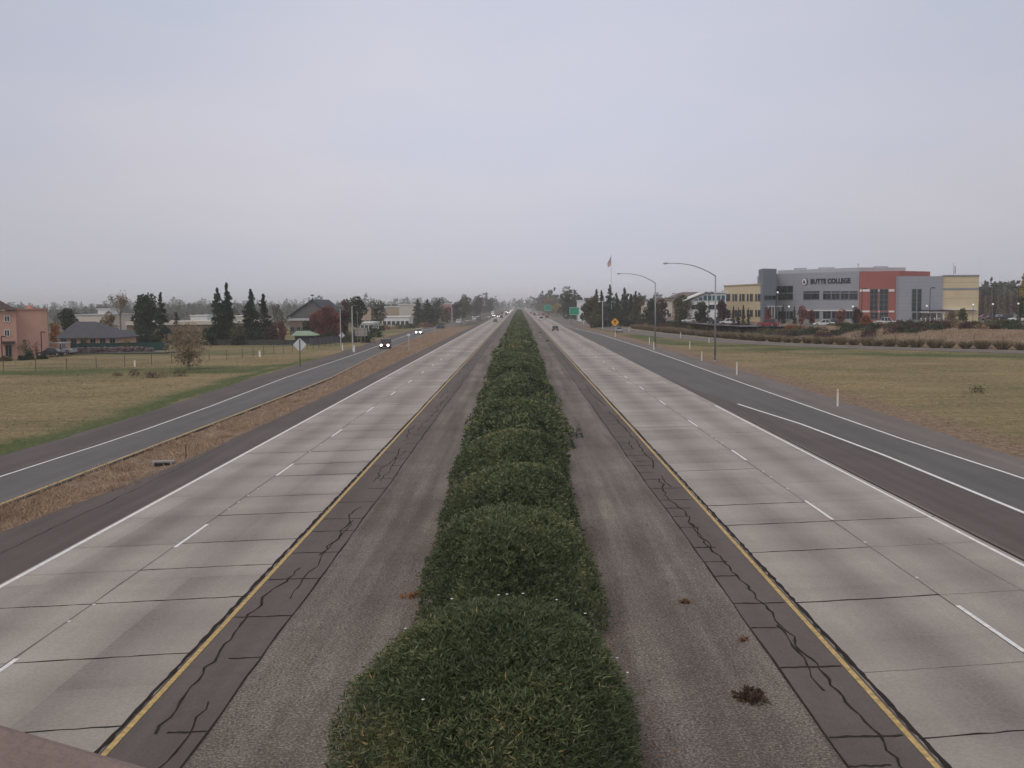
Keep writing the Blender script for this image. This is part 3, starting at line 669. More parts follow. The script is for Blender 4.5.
for i, (px, yt, wd_, m_, lb) in enumerate([(237, 318, 9, G_olive, 'olive shrub filling the gap between the conifer pairs'), (208, 330, 7, G_dark, 'dark shrub left of the leftmost redwood'), (241, 330, 9, G_dark, 'dark green bush at the foot of the conifer pairs'),
                                         (257, 326, 9, G_dark, 'dark bush below the ragged redwoods'), (272, 318, 8, G_dkred, 'maroon shrub right of the flat topped redwood')]):
    shrub(on(px, 219), Wd(wd_*1.9, 219), sized(px, 219, yt), m_, lb, seed=50+i, n=1000, leaf=.45)
bare(on(275.8, 236), sized(275.8, 236, 300), Wd(7, 236), 'thin bare reddish tree between the redwoods and the dark gabled roof', seed=9, m=M_bark)
broad(on(280, 226), sized(280, 226, 322), Wd(6.5, 226), G_red, 'small bright red tree left of the low green roof', seed=31, n=1500, low=.1, cat='red tree')
for i, (px, yt, r_, m_, lb) in enumerate([(318, 312, 9, G_red, 'red autumn tree, left of the red grove by the dark gabled roof'), (330, 306.5, 11, G_red, 'tallest red autumn tree in the grove right of the dark gabled roof'),
                                         (343, 311, 9, G_dkred, 'dull red tree at the right side of the red grove'), (309, 321, 8, G_dark, 'dark green low tree at the left end of the red grove')]):
    broad(on(px, 238+i*4), sized(px, 238+i*4, yt), Wd(r_, 240), m_, lb, 'autumn grove left of the ramp', seed=60+i, n=2600, low=.08, cat='red tree' if i < 3 else 'tree')
for i, px in enumerate((304, 316, 328, 340, 352)):
    shrub(on(px, 228), Wd(15, 228), sized(px, 228, 328+(i % 2)*1.5), (G_dark, G_dkred, G_dark, G_dkred, G_dark)[i], ORD[i]+' dark thicket from the left below the red autumn grove', 'dark thickets below the red grove', seed=70+i, n=700, leaf=.4)
broad(on(357, 270), sized(357, 270, 297.5), Wd(8, 270), G_dark, 'tall loose dark tree behind the tall pole by the beige house', seed=71, n=1500, low=.3)
broad(on(347, 290), sized(347, 290, 300), Wd(7, 290), G_dkred, 'thin reddish tree left of the tall loose dark tree', seed=72, n=900, low=.3)
broad(on(377, 360), sized(377, 360, 301.5), Wd(9, 360), G_dark, 'blue green round tree above the white roofed buildings', seed=73, n=1200, low=.2)
shrub(on(371, 262), Wd(22, 262), sized(371, 262, 323), G_dark, 'dark hedge behind the grey sign panel', seed=74, n=1200, leaf=.4)
shrub(on(366, 226), Wd(14, 226), sized(366, 226, 331), G_dark, 'dark bush beside the grey sign panel', seed=75, n=700, leaf=.35)
conifer(on(417.5, 405), sized(417.5, 405, 298.3), Wd(7.3, 405), G_con, 'dark pointed conifer, left one of the pair by the yellow building', 'pair of conifers left of the freeway', seed=26, ragged=.1, base=0., n=2800)
conifer(on(427.5, 400), sized(427.5, 400, 299.3), Wd(8.6, 400), G_con, 'wide dark conifer, right one of the pair by the yellow building', 'pair of conifers left of the freeway', seed=27, ragged=.08, base=0., n=2800)
broad(on(437, 520), sized(437, 520, 297.5), Wd(7, 520), G_dark, 'far dark tree behind the conifer pair', seed=77, n=900, low=.2)
for i, (px, D, yt, r_, m_, lb) in enumerate([(446, 520, 306.5, 8, G_red, 'russet red tree right of the conifer pair'), (456.5, 570, 302, 6, G_dkred, 'dark red tree behind the russet red tree'), (465.5, 640, 295.5, 6.5, G_olive, 'tall olive green tree right of the dark red tree'),
                                            (480, 800, 296.5, 10, G_dkred, 'wide reddish brown tree nearest the freeway on its left side'), (490, 950, 299, 5, G_dark, 'small dark tree at the far left edge of the freeway')]):
    broad(on(px, D), sized(px, D, yt), Wd(r_, D), m_, lb, seed=80+i, n=2200, low=.08, blobs=18)
# right-hand side
for i, (px, D, yt, r_, m_, lb, lo_) in enumerate([
    (568, 540, 288.8, 10.5, G_dark, 'big dark broad tree beside the green guide sign', .05), (557, 745, 303.5, 5, G_yel, 'small bright yellow tree by the far green sign', .1),
    (549, 800, 297.5, 7, G_brn, 'brownish tree behind the far green sign', .1), (578, 560, 296, 6, G_dark, 'dark tree at the right shoulder of the big dark broad tree', .05),
    (591, 345, 296.3, 9.5, G_olive, 'olive yellow rounded tree left of the dark conifers', .05),
    (637, 350, 297, 8, G_olive, 'olive brown tree right of the dark conifers', .1), (650, 335, 299.5, 8, G_dark, 'muted green tree behind the shorter street lamp', .1),
    (662, 330, 301, 7, G_dkred, 'dull brown tree right of the shorter street lamp', .1), (681, 300, 296, 11, G_olive, 'wide olive tree between the two street lamps', .12),
    (701, 285, 302, 8, G_dark, 'low dark tree in front of the white sloped roof', .15), (722, 272, 301.5, 7, G_dkred, 'thin purplish tree at the left corner of the yellow wing', .2)]):
    broad(on(px, D), sized(px, D, yt), Wd(r_, D), m_, lb, seed=100+i, n=2600, low=lo_, blobs=18)
for i, (px, D, yt) in enumerate([(376, 330, 324.5), (388, 345, 323.6), (400, 355, 322.9), (412, 365, 322.4), (424, 372, 321.5), (436, 385, 320.8)]):
    shrub(on(px, D), Wd(17, D), sized(px, D, yt), (G_dark, G_rust, G_olive)[i % 3], ORD[i]+' low bush from the left in the roadside hedge before the white fronted shop', 'roadside hedge on the left', seed=400+i, n=700, leaf=.4)
for i, (px, yt, r_) in enumerate([(596.4, 289.5, 4.5), (601.5, 290.3, 4.5), (610, 285.2, 7), (616.5, 292.5, 5.5), (624.5, 288, 6.5), (631, 294, 5), (635.8, 291.5, 6)]):
    D = 352+(i*37) % 23
    conifer(on(px, D), sized(px, D, yt), Wd(r_, D), G_con, 'dark spruce, %s from the left in the conifer row under the flagpole' % ORD[i], 'row of conifers right of the freeway', seed=120+i, ragged=.15, base=0., n=2400)
for i, (px, yt) in enumerate([(733.4, 306), (738.3, 307), (743.4, 305), (748.5, 308), (777.8, 306), (783.2, 304.5), (794.5, 306)]):
    D = 252 if i < 4 else 262
    conifer(on(px, D), sized(px, D, yt), Wd(1.9, D)*1.15, G_con, ('narrow dark cypress, %s from left before the yellow wing' % ORD[i]) if i < 4 else ('narrow dark cypress, %s from left beside the college entrance' % ORD[i-4]), 'columnar cypresses at the college', seed=140+i, ragged=.0, base=0., n=900, cat='cypress', name='cypress_tree')
for i, (px, D, yt, r_, m_, lb) in enumerate([(768, 240, 309, 4, G_red, 'thin red tree before the left corner of the college'), (802, 250, 307, 5, G_red, 'bright red tree at the foot of the grey facade'), (811, 252, 311, 4, G_red, 'smaller red tree right of the bright red tree'),
                                            (841, 250, 310, 5.5, G_red, 'wide red tree before the grey facade near the brick part'), (857, 238, 307.5, 5, G_dkred, 'dark red tree in front of the brick wall corner'), (866, 225, 317, 6, G_org, 'orange tree before the left end of the brick part'),
                                            (952, 245, 311.5, 7, G_brn, 'brown autumn tree before the canopy of the right wing'), (963, 250, 309, 5, G_olive, 'pale green young tree against the right yellow wall'), (1020.5, 250, 296, 5, G_dark, 'dark young tree among the cars at the right edge')]):
    broad(on(px, D), sized(px, D, yt), Wd(r_, D), m_, lb, seed=160+i, n=900, low=.1, leaf=.35)
broad(on(1029, 300), sized(1029, 300, 273), Wd(12, 300), G_yel, 'tall yellow green tree at the right edge of the picture', seed=180, n=2600, low=.2)
rs_ = random.Random(77)
for i in range(26):
    px = 979+i*2.1+rs_.uniform(-.7, .7); D = 370+rs_.uniform(-20, 30)
    conifer(on(px, D), sized(px, D, 292+rs_.uniform(-3, 4)), Wd(2.3, D), G_dkred if i % 3 else G_brn, 'slender maroon brown tree in the close row behind the right parking lot', 'slender trees behind the right parking lot', seed=200+i, ragged=.2, base=0.05, n=500, cat='tree', name='slender_tree')
# shrubs on the college bank
sh = {}
for i in range(84):
    px = 640+i*4.6+rs_.uniform(-2.5, 2.5); D = rs_.uniform(203, 228)-(px-640)*.02; q = rs_.random()
    m_ = G_dkred if q < .28 else G_dark if q < .62 else G_olive if q < .84 else G_rust
    cn = {G_dkred.name: 'maroon', G_dark.name: 'dark green', G_olive.name: 'olive', G_rust.name: 'rusty brown'}[m_.name]
    x, y, z = on(px, D); d = float(ramp_dist(np.array(x), np.array(y)))
    while d < 9: D += 5; x, y, z = on(px, D); d = float(ramp_dist(np.array(x), np.array(y)))
    side = 'left of the college' if px < 722 else 'below the yellow wing' if px < 763 else 'below the grey facade' if px < 859 else 'below the brick part' if px < 897 else 'below the right wing' if px < 978 else 'before the right parking lot'
    kk = (cn, side); sh[kk] = sh.get(kk, 0)+1
    shrub((x, y, z), rs_.uniform(2.2, 4.8), rs_.uniform(.9, 2.1)*(1.25 if px < 740 else 1.), m_, '%s bank shrub %s, %s such from left' % (cn, side, ORD[sh[kk]-1]), 'mixed shrubs on the college bank', seed=240+i, n=620, leaf=.3)
for i, (px, py_, wd_, m_, lb) in enumerate([(684, 318, 24, G_gr, 'fresh green hedge left of the taller street lamp'), (744, 320, 20, G_dark, 'dark green hedge under the cypress row'), (732, 323, 14, G_olive, 'large olive shrub right of the taller street lamp'),
                                      (795, 324, 12, G_org, 'rusty orange shrub left of the white parked car'), (838, 323, 14, G_olive, 'olive hedge right of the white parked car'), (905, 319, 12, G_dkred, 'dark maroon hedge right of the white pickup'), (648, 316, 24, G_dkred, 'long maroon hedge behind the shorter street lamp'),
                                      (1013, 319, 7, G_con, 'small dark conical bush by the right parking lot')]):
    D = 232
    while float(ramp_dist(np.array(on(px, D)[0]), np.array(on(px, D)[1]))) < 13: D += 4
    shrub(on(px, D), Wd(wd_*1.5, D), sized(px, D, py_), m_, lb, seed=300+i, n=1300, dp=3, leaf=.3)
# clumps of ornamental grass in a row along the far side of the right ramp
gproto = []
for sd_ in (1, 2, 3):
    rng = np.random.default_rng(sd_); n = 520; a = rng.random(n)*6.28; r_ = np.sqrt(rng.random(n))*.35; p = np.stack([r_*np.cos(a), r_*np.sin(a), np.zeros(n)], -1)
    d = unit(np.stack([np.cos(a)*rng.uniform(.1, .9, n), np.sin(a)*rng.uniform(.1, .9, n), np.ones(n)], -1)); V = leaves(p, d, rng.uniform(.7, 1.25, n), .07, rng)
    gproto.append(quads('grass_clump', V, rng.random(n), G_straw))
rp = offset_poly(RR, -2.6, 30); acc = 0; k = 0; lastp = rp[0]
for p in rp[1:]:
    acc += math.hypot(p[0]-lastp[0], p[1]-lastp[1]); lastp = p
    if p[1] < 120 or p[1] > 330: continue
    if acc > 2.5:
        acc = 0; o = gproto[k % 3] if k < 3 else gproto[k % 3].copy()
        if k >= 3: COL.objects.link(o)
        x, y = p[0]+rnd.uniform(-.3, .3), p[1]+rnd.uniform(-.3, .3); o.location = (x, y, float(gh(x, y))-.03); q = rnd.uniform(1.15, 1.6); o.scale = (q*1.25, q*1.25, q); o.rotation_euler = (0, 0, rnd.random()*6)
        tag(o, 'straw coloured clump in the single row of ornamental grass along the right ramp', 'grass clump', 'ornamental grass clumps along the right ramp', 'thing'); k += 1
# dense dry growth on the bank, the weeds of the left strip, tufts in the fields
def scatter(name, xs, ys, hmin, hmax, wd_, m, label, cat, seed, per=5, lean=.6, keep=None, spread=.22):
    rng = np.random.default_rng(seed); z = gh(xs, ys); n = len(xs)
    p = np.repeat(np.stack([xs, ys, z], -1), per, 0)+rng.normal(0, spread, (n*per, 3))*np.array([1, 1, 0]); N_ = len(p)
    d = unit(np.stack([rng.normal(0, lean, N_), rng.normal(0, lean, N_), np.ones(N_)], -1)); q = np.repeat(rng.random(n), per)
    V = leaves(p, d, rng.uniform(hmin, hmax, N_), wd_, rng)
    return tag(quads(name, V, np.clip(.15+.7*q+rng.normal(0, .12, N_), 0, 1), m), label, cat, kind='stuff')
rng = np.random.default_rng(9)
n = 15000; ys = 28+rng.random(n)**1.5*300; u = rng.random(n); xs = lrr(ys)+.1+(-17.7-lrr(ys))*u; xs = np.where(ys < 45, lrr(ys)+.1+(-18.9-lrr(ys))*u, xs)
k = (vnoise(xs, ys, 1.7, 8)+rng.normal(0, .12, n)) > .42; xs, ys = xs[k], ys[k]
scatter('dry_weeds', xs, ys, .10, .38, .022, G_mixw, 'rusty dry weeds filling the strip between the left ramp and the freeway shoulder', 'dry weeds', 1, per=6, lean=.9)
n = 30000; t = rng.random(n); pl = np.array(RR[2:10]); seg = np.hypot(*(pl[1:]-pl[:-1]).T); cs = np.concatenate([[0], np.cumsum(seg)]); q = rng.random(n)*cs[-1]
px_, py_ = np.interp(q, cs, pl[:, 0]), np.interp(q, cs, pl[:, 1]); off = 3.6+rng.random(n)*19; j = np.clip(np.searchsorted(cs, q)-1, 0, len(seg)-1); tx, ty = (pl[1:]-pl[:-1])[j].T/seg[j]
xs, ys = px_+ty*off, py_-tx*off
sgn_ok = ramp_dist(xs, ys) > 2.5; xs = np.where(sgn_ok, xs, px_-ty*off); ys = np.where(sgn_ok, ys, py_+tx*off); ok = ramp_dist(xs, ys) > 2.5; xs, ys = xs[ok], ys[ok]
k = (vnoise(xs, ys, 5., 6)+rng.normal(0, .2, len(xs))) > .5
scatter('bank_weeds', xs[k], ys[k], .15, .50, .06, G_mixw, 'tall rusty and straw coloured weeds covering the bank below the college', 'weeds', 2, per=4, lean=.4)
n = 60000; ys = 46+rng.random(n)**1.1*120; xs = ledge(ys)-.2-rng.random(n)**.8*70
k = (vnoise(xs, ys, 4, 2)+rng.normal(0, .2, n)) > .5; xs, ys = xs[k], ys[k]; e_ = ledge(ys)-xs
gm = (e_ < 3.4) | ((np.abs(ys-(133+.18*(xs+45))) < 9) & (vnoise(xs, ys, 6, 3) > .4))
scatter('grass', xs[gm], ys[gm], .05, .18, .03, G_gr, 'short green grass along the edge and across the left field', 'grass', 3, per=3, lean=.8)
scatter('dry_grass', xs[~gm], ys[~gm], .05, .20, .03, G_mead, 'dry straw coloured grass covering the left field', 'dry grass', 4, per=3, lean=.8)
n = 60000; ys = 45+rng.random(n)*160; xs = redge(ys)+.3+rng.random(n)**.9*75
rd = ramp_dist(xs, ys); k = (rd < -10) & ((vnoise(xs, ys, 4, 12)+rng.normal(0, .2, n)) > .5); xs, ys, rd = xs[k], ys[k], rd[k]
gm = (np.abs(rd+16) < 7) & (vnoise(xs, ys, 6, 3) > .45)
scatter('grass', xs[gm], ys[gm], .05, .18, .03, G_gr, 'green grass band beside the curving right ramp', 'grass', 5, per=3, lean=.8)
scatter('dry_grass', xs[~gm], ys[~gm], .05, .18, .03, G_mead, 'dry straw coloured grass covering the right field', 'dry grass', 6, per=3, lean=.8)
for i, (px, D, yt, w_, m_, lb) in enumerate([(28, 164, 347.5, 9, G_con, 'dark conical shrub in front of the salmon lodge'), (4, 160, 354.5, 12, G_olive, 'low olive shrub beside the lodge door'), (19, 163, 354.5, 7, G_dark, 'low dark shrub left of the conical shrub at the lodge'), (40, 165, 354.5, 9, G_dark, 'low dark shrub right of the conical shrub at the lodge')]):
    shrub(on(px, D), Wd(w_, D), sized(px, D, yt), m_, lb, seed=330+i, n=700, leaf=.22)
broad(on(24, 166), sized(24, 166, 340), Wd(6.5, 166), G_olive, 'thin pale green young tree against the salmon lodge wall', seed=340, n=420, low=.3, leaf=.2)
broad(on(35, 167), sized(35, 167, 342), Wd(4, 167), G_red, 'thin reddish young tree against the salmon lodge wall', seed=341, n=160, low=.3, leaf=.18)
broad(on(54, 215), sized(54, 215, 323.5), Wd(7, 215), G_org, 'russet orange tree between the salmon lodge and the round green tree', seed=342, n=1200, low=.08)
rr3 = random.Random(12)
tw = MB()
for k in range(70):
    sd_ = rr3.choice((-1, 1)); x = -.3+sd_*rr3.uniform(2.3, 5.4); y = rr3.uniform(14, 60); a = rr3.random()*3.14; l_ = rr3.uniform(.06, .22)
    tw.tube([(x, y, .02), (x+l_*.5*math.cos(a), y+l_*.5*math.sin(a), .035), (x+l_*math.cos(a+.3), y+l_*math.sin(a+.3), .02)], .006, 4)
tag(tw.build('fallen_twigs', M_bark2), 'fallen twigs scattered over the median gravel beside the hedge', 'twigs', kind='stuff')
# single weeds
def weed(px, py, w_, h, m, lb, seed, n=260): x, y, z = gp(px, py); return shrub((x, y, float(gh(x, y)) if abs(x) > 19 else .0), w_, h, m, lb, seed=seed, n=n, cat='weed', name='weed', leaf=.11)
weed(750, 699, .60, .17, leafmat('dead_weed', [(0, (.055, .034, .026)), (.5, (.11, .068, .05)), (1, (.20, .14, .10))], .9, .1), 'dead dark reddish brown weed on the gravel beside the right cracked shoulder', 1, 330)
weed(686, 603, .20, .06, G_rust, 'tiny rusty weed on the gravel right of the hedge', 2, 90)
weed(744, 641, .14, .05, G_rust, 'tiny brown weed at the edge of the right cracked shoulder', 3, 60)
weed(977, 393, 1.6, .9, G_dark, 'lone dark bush in the dry grass of the right field', 4, 300)
weed(412, 596, .6, .06, G_org, 'patch of orange dead leaves on the gravel left of the hedge', 5, 80)
weed(574, 437, .9, .8, G_dark, 'dark sprig sticking out of the right side of the hedge', 6, 200)
# far woods on the plain
def woods(name, a0, a1, D0, D1, n, hmin, hmax, seed, m, label, sc=1.):
    rng = np.random.default_rng(seed); nt_ = n; px = rng.uniform(a0, a1, nt_); D = rng.uniform(D0, D1, nt_); hh = hmin+(hmax-hmin)*rng.random(nt_)**2*(.4+.9*vnoise(px, D*0, 23, seed))
    d0 = ray(0, 305); d1 = ray(1024, 300); tx = np.interp(px, [0, 1024], [d0[0]/d0[1], d1[0]/d1[1]]); X, Y = tx*D, D
    ok = ~((X > -30) & (X < 24) & (D < 1700)); X, Y, hh = X[ok], Y[ok], hh[ok]; nt_ = len(X)
    per = 46; r_ = hh*rng.uniform(.28, .55, nt_); con = rng.random(nt_) < .3; r_ = np.where(con, r_*.6, r_)
    k = np.repeat(np.arange(nt_), per); N_ = len(k); dd = unit(rng.normal(size=(N_, 3))); q = rng.random(N_)**.4; zt = rng.random(N_)
    tap = np.where(con[k], (1-zt)*1.1+.05, np.sqrt(np.clip(1-(zt*1.7-.7)**2, .02, 1)))
    p = np.stack([X[k]+dd[:, 0]*r_[k]*tap*q, Y[k]+dd[:, 1]*r_[k]*tap*q, hh[k]*zt+gh(X[k], Y[k])], -1)
    V = leaves(p, unit(rng.normal(size=(N_, 3))), hh[k]*.22*sc, hh[k]*.16*sc, rng)
    return tag(quads(name, V, np.clip(rng.random(nt_)[k]*.8+rng.normal(0, .1, N_), 0, 1), m), label, 'woods', kind='stuff')
G_far = leafmat('far_leaf', [(0, (.018, .030, .016)), (.5, (.045, .060, .030)), (.8, (.085, .085, .045)), (1, (.14, .085, .05))], .8, .1)
woods('far_woods', -40, 1064, 900, 1500, 2600, 5, 12.5, 1, G_far, 'far off line of mixed trees along the horizon, hazy')
woods('far_woods', -40, 1064, 1700, 3400, 1500, 9, 24, 2, G_far, 'faintest blue line of trees on the horizon')
woods('far_woods', 495, 562, 900, 1700, 260, 9, 20, 3, G_far, 'hazy trees closing the freeway at the vanishing point')
woods('middle_woods', -10, 480, 430, 850, 420, 3, 7, 4, G_far, 'scattered town trees in the left middle distance')
woods('middle_woods', 575, 740, 430, 850, 260, 3, 8.5, 5, G_far, 'scattered town trees in the right middle distance')
woods('far_woods', 965, 1060, 520, 900, 150, 8, 16, 6, G_far, 'dark trees behind the parking lot at the right edge')

# ------------------------------------------------------------------ buildings
def attach(o, root): o.parent = root; o.location = -Vector(root.location); return o
def plan(px, D): x, y, _ = P(px, 305, D); return (x, y)
def striped(name, col, pitch=1.2, wd=.05, dk=.55):
    m = mat(name, col, .85, var=.06, scale=.25); n = m.node_tree.nodes; l = m.node_tree.links; b = n['Principled BSDF']
    src = b.inputs['Base Color'].links[0].from_socket; g = n.new('ShaderNodeNewGeometry'); s_ = n.new('ShaderNodeSeparateXYZ'); l.new(g.outputs['Position'], s_.inputs[0])
    d = n.new('ShaderNodeMath'); d.operation = 'DIVIDE'; l.new(s_.outputs[2], d.inputs[0]); d.inputs[1].default_value = pitch
    f = n.new('ShaderNodeMath'); f.operation = 'FRACT'; l.new(d.outputs[0], f.inputs[0])
    c_ = n.new('ShaderNodeMath'); c_.operation = 'LESS_THAN'; l.new(f.outputs[0], c_.inputs[0]); c_.inputs[1].default_value = wd/pitch
    k = n.new('ShaderNodeMix'); k.data_type = 'RGBA'; l.new(c_.outputs[0], k.inputs[0]); l.new(src, k.inputs[6]); k.inputs[7].default_value = tuple(v*dk for v in col)+(1,)
    l.new(k.outputs[2], b.inputs['Base Color']); return m
W_yel = striped('tan_plaster', (.62, .515, .34), 4.2, .12, .7); W_gry = striped('grey_panel', (.33, .345, .385), .9, .06, .75); W_dgry = striped('dark_grey_panel', (.20, .22, .255), .9, .05, .8)
W_brk = striped('red_brick', (.34, .115, .098), .6, .06, .75); W_lgt = mat('light_grey_metal', (.42, .43, .46), .6, var=.05); W_wht = mat('white_trim', (.72, .72, .72), .7, var=.05)
M_glass = mat('window_glass', (.018, .028, .035), .12, var=.2, spec=.6); M_teal = mat('teal_glass', (.02, .10, .12), .15, var=.2, spec=.6); M_frame = mat('window_frame', (.20, .21, .22), .5, .3, var=.05)
M_roof = mat('dark_roof', (.055, .055, .065), .9, var=.2, scale=.5); M_black = mat('black_metal', (.015, .015, .017), .5)
def onplane(px, py, A, B):
    d = ray(px, py); ax, ay = A; bx, by = B; ux, uy = bx-ax, by-ay; L_ = math.hypot(ux, uy); ux /= L_; uy /= L_
    nx, ny = -uy, ux; t = (ax*nx+ay*ny)/(d[0]*nx+d[1]*ny); X, Y, Z = d[0]*t, d[1]*t, H+d[2]*t
    return (X-ax)*ux+(Y-ay)*uy, Z
def facade_box(b, A, B, s0, s1, z0, z1, off, th, mi=0):
    'a slab lying on the wall line A-B, standing off the wall towards the road'
    ux, uy = B[0]-A[0], B[1]-A[1]; L_ = math.hypot(ux, uy); ux /= L_; uy /= L_; nx, ny = uy, -ux
    if nx*(0-A[0])+ny*(0-A[1]) < 0: nx, ny = -nx, -ny
    cs_ = (s0+s1)/2; cx, cy = A[0]+ux*cs_+nx*(off), A[1]+uy*cs_+ny*(off)
    b.box(cx, cy, (z0+z1)/2, abs(s1-s0), th, z1-z0, math.atan2(uy, ux), mi)
def window(root, A, B, p0, p1, q0, q1, nm=1, fr=None, gl=None, name='window', nh=0):
    s0, z1 = onplane(p0, q0, A, B); s1, _ = onplane(p1, q0, A, B); _, z0 = onplane((p0+p1)/2, q1, A, B); _, z1 = onplane((p0+p1)/2, q0, A, B)
    return window_m(root, A, B, min(s0, s1), max(s0, s1), z0, z1, nm, fr, gl, name, nh)
def window_m(root, A, B, s0, s1, z0, z1, nm=1, fr=None, gl=None, name='window', nh=0):
    b = MB(); t = .09
    for (a, c_, e, f) in ((s0-t, s0, z0-t, z1+t), (s1, s1+t, z0-t, z1+t), (s0, s1, z1, z1+t), (s0, s1, z0-t, z0)): facade_box(b, A, B, a, c_, e, f, .06, .14)
    for k in range(1, nm): x = s0+(s1-s0)*k/nm; facade_box(b, A, B, x-.04, x+.04, z0, z1, .055, .11)
    for k in range(1, nh): x = z0+(z1-z0)*k/nh; facade_box(b, A, B, s0, s1, x-.04, x+.04, .05, .10)
    o = attach(b.build(name, fr or M_frame), root); g = MB(); facade_box(g, A, B, s0, s1, z0, z1, .02, .04); gg = g.build('pane', gl or M_glass); gg.parent = o; return o
def prism_part(root, name, poly, z0, z1, m): b = MB(); b.prism(poly, z0, z1); return attach(b.build(name, m), root)
def shift(p, dx, dy): return (p[0]+dx, p[1]+dy)

GZ = 2.45
P0, P1 = plan(724, 318), plan(763.5, 290)
col = empty('college_building', (plan(850, 285)[0], 285, GZ), 0, 'grey, brick red and tan two storey building with black wall lettering, right of the freeway', 'building')
prism_part(col, 'wing', [P0, P1, shift(P1, 5, 9), shift(P0, 8, 2)], GZ-1, 12.95, W_yel)
b = MB()
for (A, B) in ((P0, P1),): L_ = math.dist(A, B); facade_box(b, A, B, -.1, L_+.1, 12.75, 13.1, .05, .3)
attach(b.build('coping', mat('tan_coping', (.42, .34, .22), .8)), col)
prism_part(col, 'rear_block', [plan(757, 300), plan(766, 297), shift(plan(766, 297), 3, 8), shift(plan(757, 300), 3, 8)], GZ, 15.3, W_gry)
T0, T1 = plan(763, 286), plan(776.3, 290.5)
prism_part(col, 'tower', [T0, T1, shift(T1, 2.4, 11), shift(T0, 1.2, 11)], GZ-1, 17.05, W_dgry)
G0, G1 = plan(775, 301.5), plan(860, 281)
prism_part(col, 'main_block', [G0, G1, shift(G1, 8, 28), shift(G0, 10, 28)], GZ-1, 16.0, W_gry)
prism_part(col, 'upper_block', [shift(plan(776, 301.5), .5, .7), shift(plan(860, 281), .1, .7), shift(plan(906, 284), 0, .8), shift(plan(906, 286), 3, 25), shift(G0, 10, 27)], 15.9, 16.95, W_lgt)
R0, R1, R2 = plan(859.3, 279.5), plan(899, 274.5), plan(929.5, 283)
prism_part(col, 'brick_block', [R0, R1, R2, shift(R2, 4, 20), shift(R0, 6, 24)], GZ-1, 15.75, W_brk)
S0, Sa, S1 = plan(894.5, 277), plan(899, 272.5), plan(942.5, 275)
prism_part(col, 'grey_block', [S0, plan(896.3, 274), Sa, S1, shift(S1, 2, 14), shift(S0, 3, 14)], GZ-1, 14.3, W_gry)
Q0, Q1 = plan(942.3, 275.5), plan(978.4, 277)
prism_part(col, 'right_wing', [Q0, Q1, shift(Q1, 3, 20), shift(Q0, 3, 20)], GZ-1, 14.45, W_yel)
b = MB(); facade_box(b, Q0, Q1, -.05, math.dist(Q0, Q1)+.05, 14.3, 14.6, .05, .35); facade_box(b, Q0, Q1, 0, math.dist(Q0, Q1), onplane(960, 290, Q0, Q1)[1], onplane(960, 288, Q0, Q1)[1], .03, .08)
attach(b.build('coping', mat('grey_trim', (.26, .28, .31), .7)), col)
b = MB(); s0, z_ = onplane(942.6, 309.6, Q0, Q1); s1, _ = onplane(975.5, 309.6, Q0, Q1); facade_box(b, Q0, Q1, s0, s1, z_-.12, z_+.15, .5, 1.)
attach(b.build('ledge', W_wht), col)
for (p0, p1) in ((725.8, 730.3), (732.8, 734.3), (735.3, 737.2), (739.8, 741.3), (742.5, 744.8), (747.3, 748.8), (750.3, 753), (755.7, 757.2), (758.3, 760.8)):
    window(col, P0, P1, p0, p1, 294.2, 300.9, 1); window(col, P0, P1, p0, p1, 310.2, 316.5, 1)
window(col, T0, T1, 764, 775.6, 295.6, 299.6, 3); window(col, T0, T1, 764.5, 770, 307.5, 318.5, 2, name='door')
b = MB()
s0, z0 = onplane(771, 306.8, T0, T1); facade_box(b, T0, T1, s0-2, s0+2, z0-.05, z0+.3, 1.2, 2.4); [b.tube([(plan(q, 283)[0], 283, GZ), (plan(q, 283)[0], 283, z0)], .11, 8) for q in (768.3, 771.8, 774.6)]
attach(b.build('entrance_canopy', W_lgt), col)
window(col, G0, G1, 777, 793, 286.2, 292.6, 3); window(col, G0, G1, 777, 793, 293.9, 299.6, 3)
window(col, G0, G1, 803.8, 819.3, 293.7, 299.2, 2, nh=1); window(col, G0, G1, 803.8, 819.3, 291.4, 292.4, 2)
for (p0, p1) in ((823.4, 830.9), (832.1, 839.7), (841, 848.6), (849.8, 857.6)): window(col, G0, G1, p0, p1, 293.7, 299.2, 2); window(col, G0, G1, p0, p1, 291.4, 292.4, 1)
for (p0, p1) in ((778, 786), (787, 793), (804.5, 811.4), (812.4, 819.3), (823.5, 830.8), (832.2, 839), (843, 857)): window(col, G0, G1, p0, p1, 311.5, 318.5, 2)
b = MB(); facade_box(b, G0, G1, onplane(803, 310, G0, G1)[0], math.dist(G0, G1), onplane(830, 311, G0, G1)[1], onplane(830, 310, G0, G1)[1], .1, .25)
attach(b.build('band', W_wht), col)
for (p0, p1) in ((870.4, 877.8), (880, 888.2)):
    window(col, R0, R1, p0, p1, 289.3, 310.4, 2, nh=4); window(col, R0, R1, p0, p1, 312.5, 319, 2, nh=2)
b = MB()
for (q0, q1) in ((289.3, 291.6), (310.6, 312.3)):
    for (p0, p1) in ((859.8, 869.8), (878.4, 879.5), (888.8, 894.4)): facade_box(b, R0, R1, onplane(p0, q0, R0, R1)[0], onplane(p1, q0, R0, R1)[0], onplane((p0+p1)/2, q1, R0, R1)[1], onplane((p0+p1)/2, q0, R0, R1)[1], .05, .12)
attach(b.build('band', W_wht), col)
for (p0, p1) in ((912.2, 916), (917.6, 921.2)): window(col, Sa, S1, p0, p1, 289.3, 311, 1, nh=5); window(col, Sa, S1, p0, p1, 313, 319.5, 1)
b = MB(); A = plan(929, 268); B = plan(952, 268); zc = P(940, 312, 268)[2]
b.prism([A, B, shift(B, 0, 7.5), shift(A, 0, 7.5)], zc-.25, zc+.15)
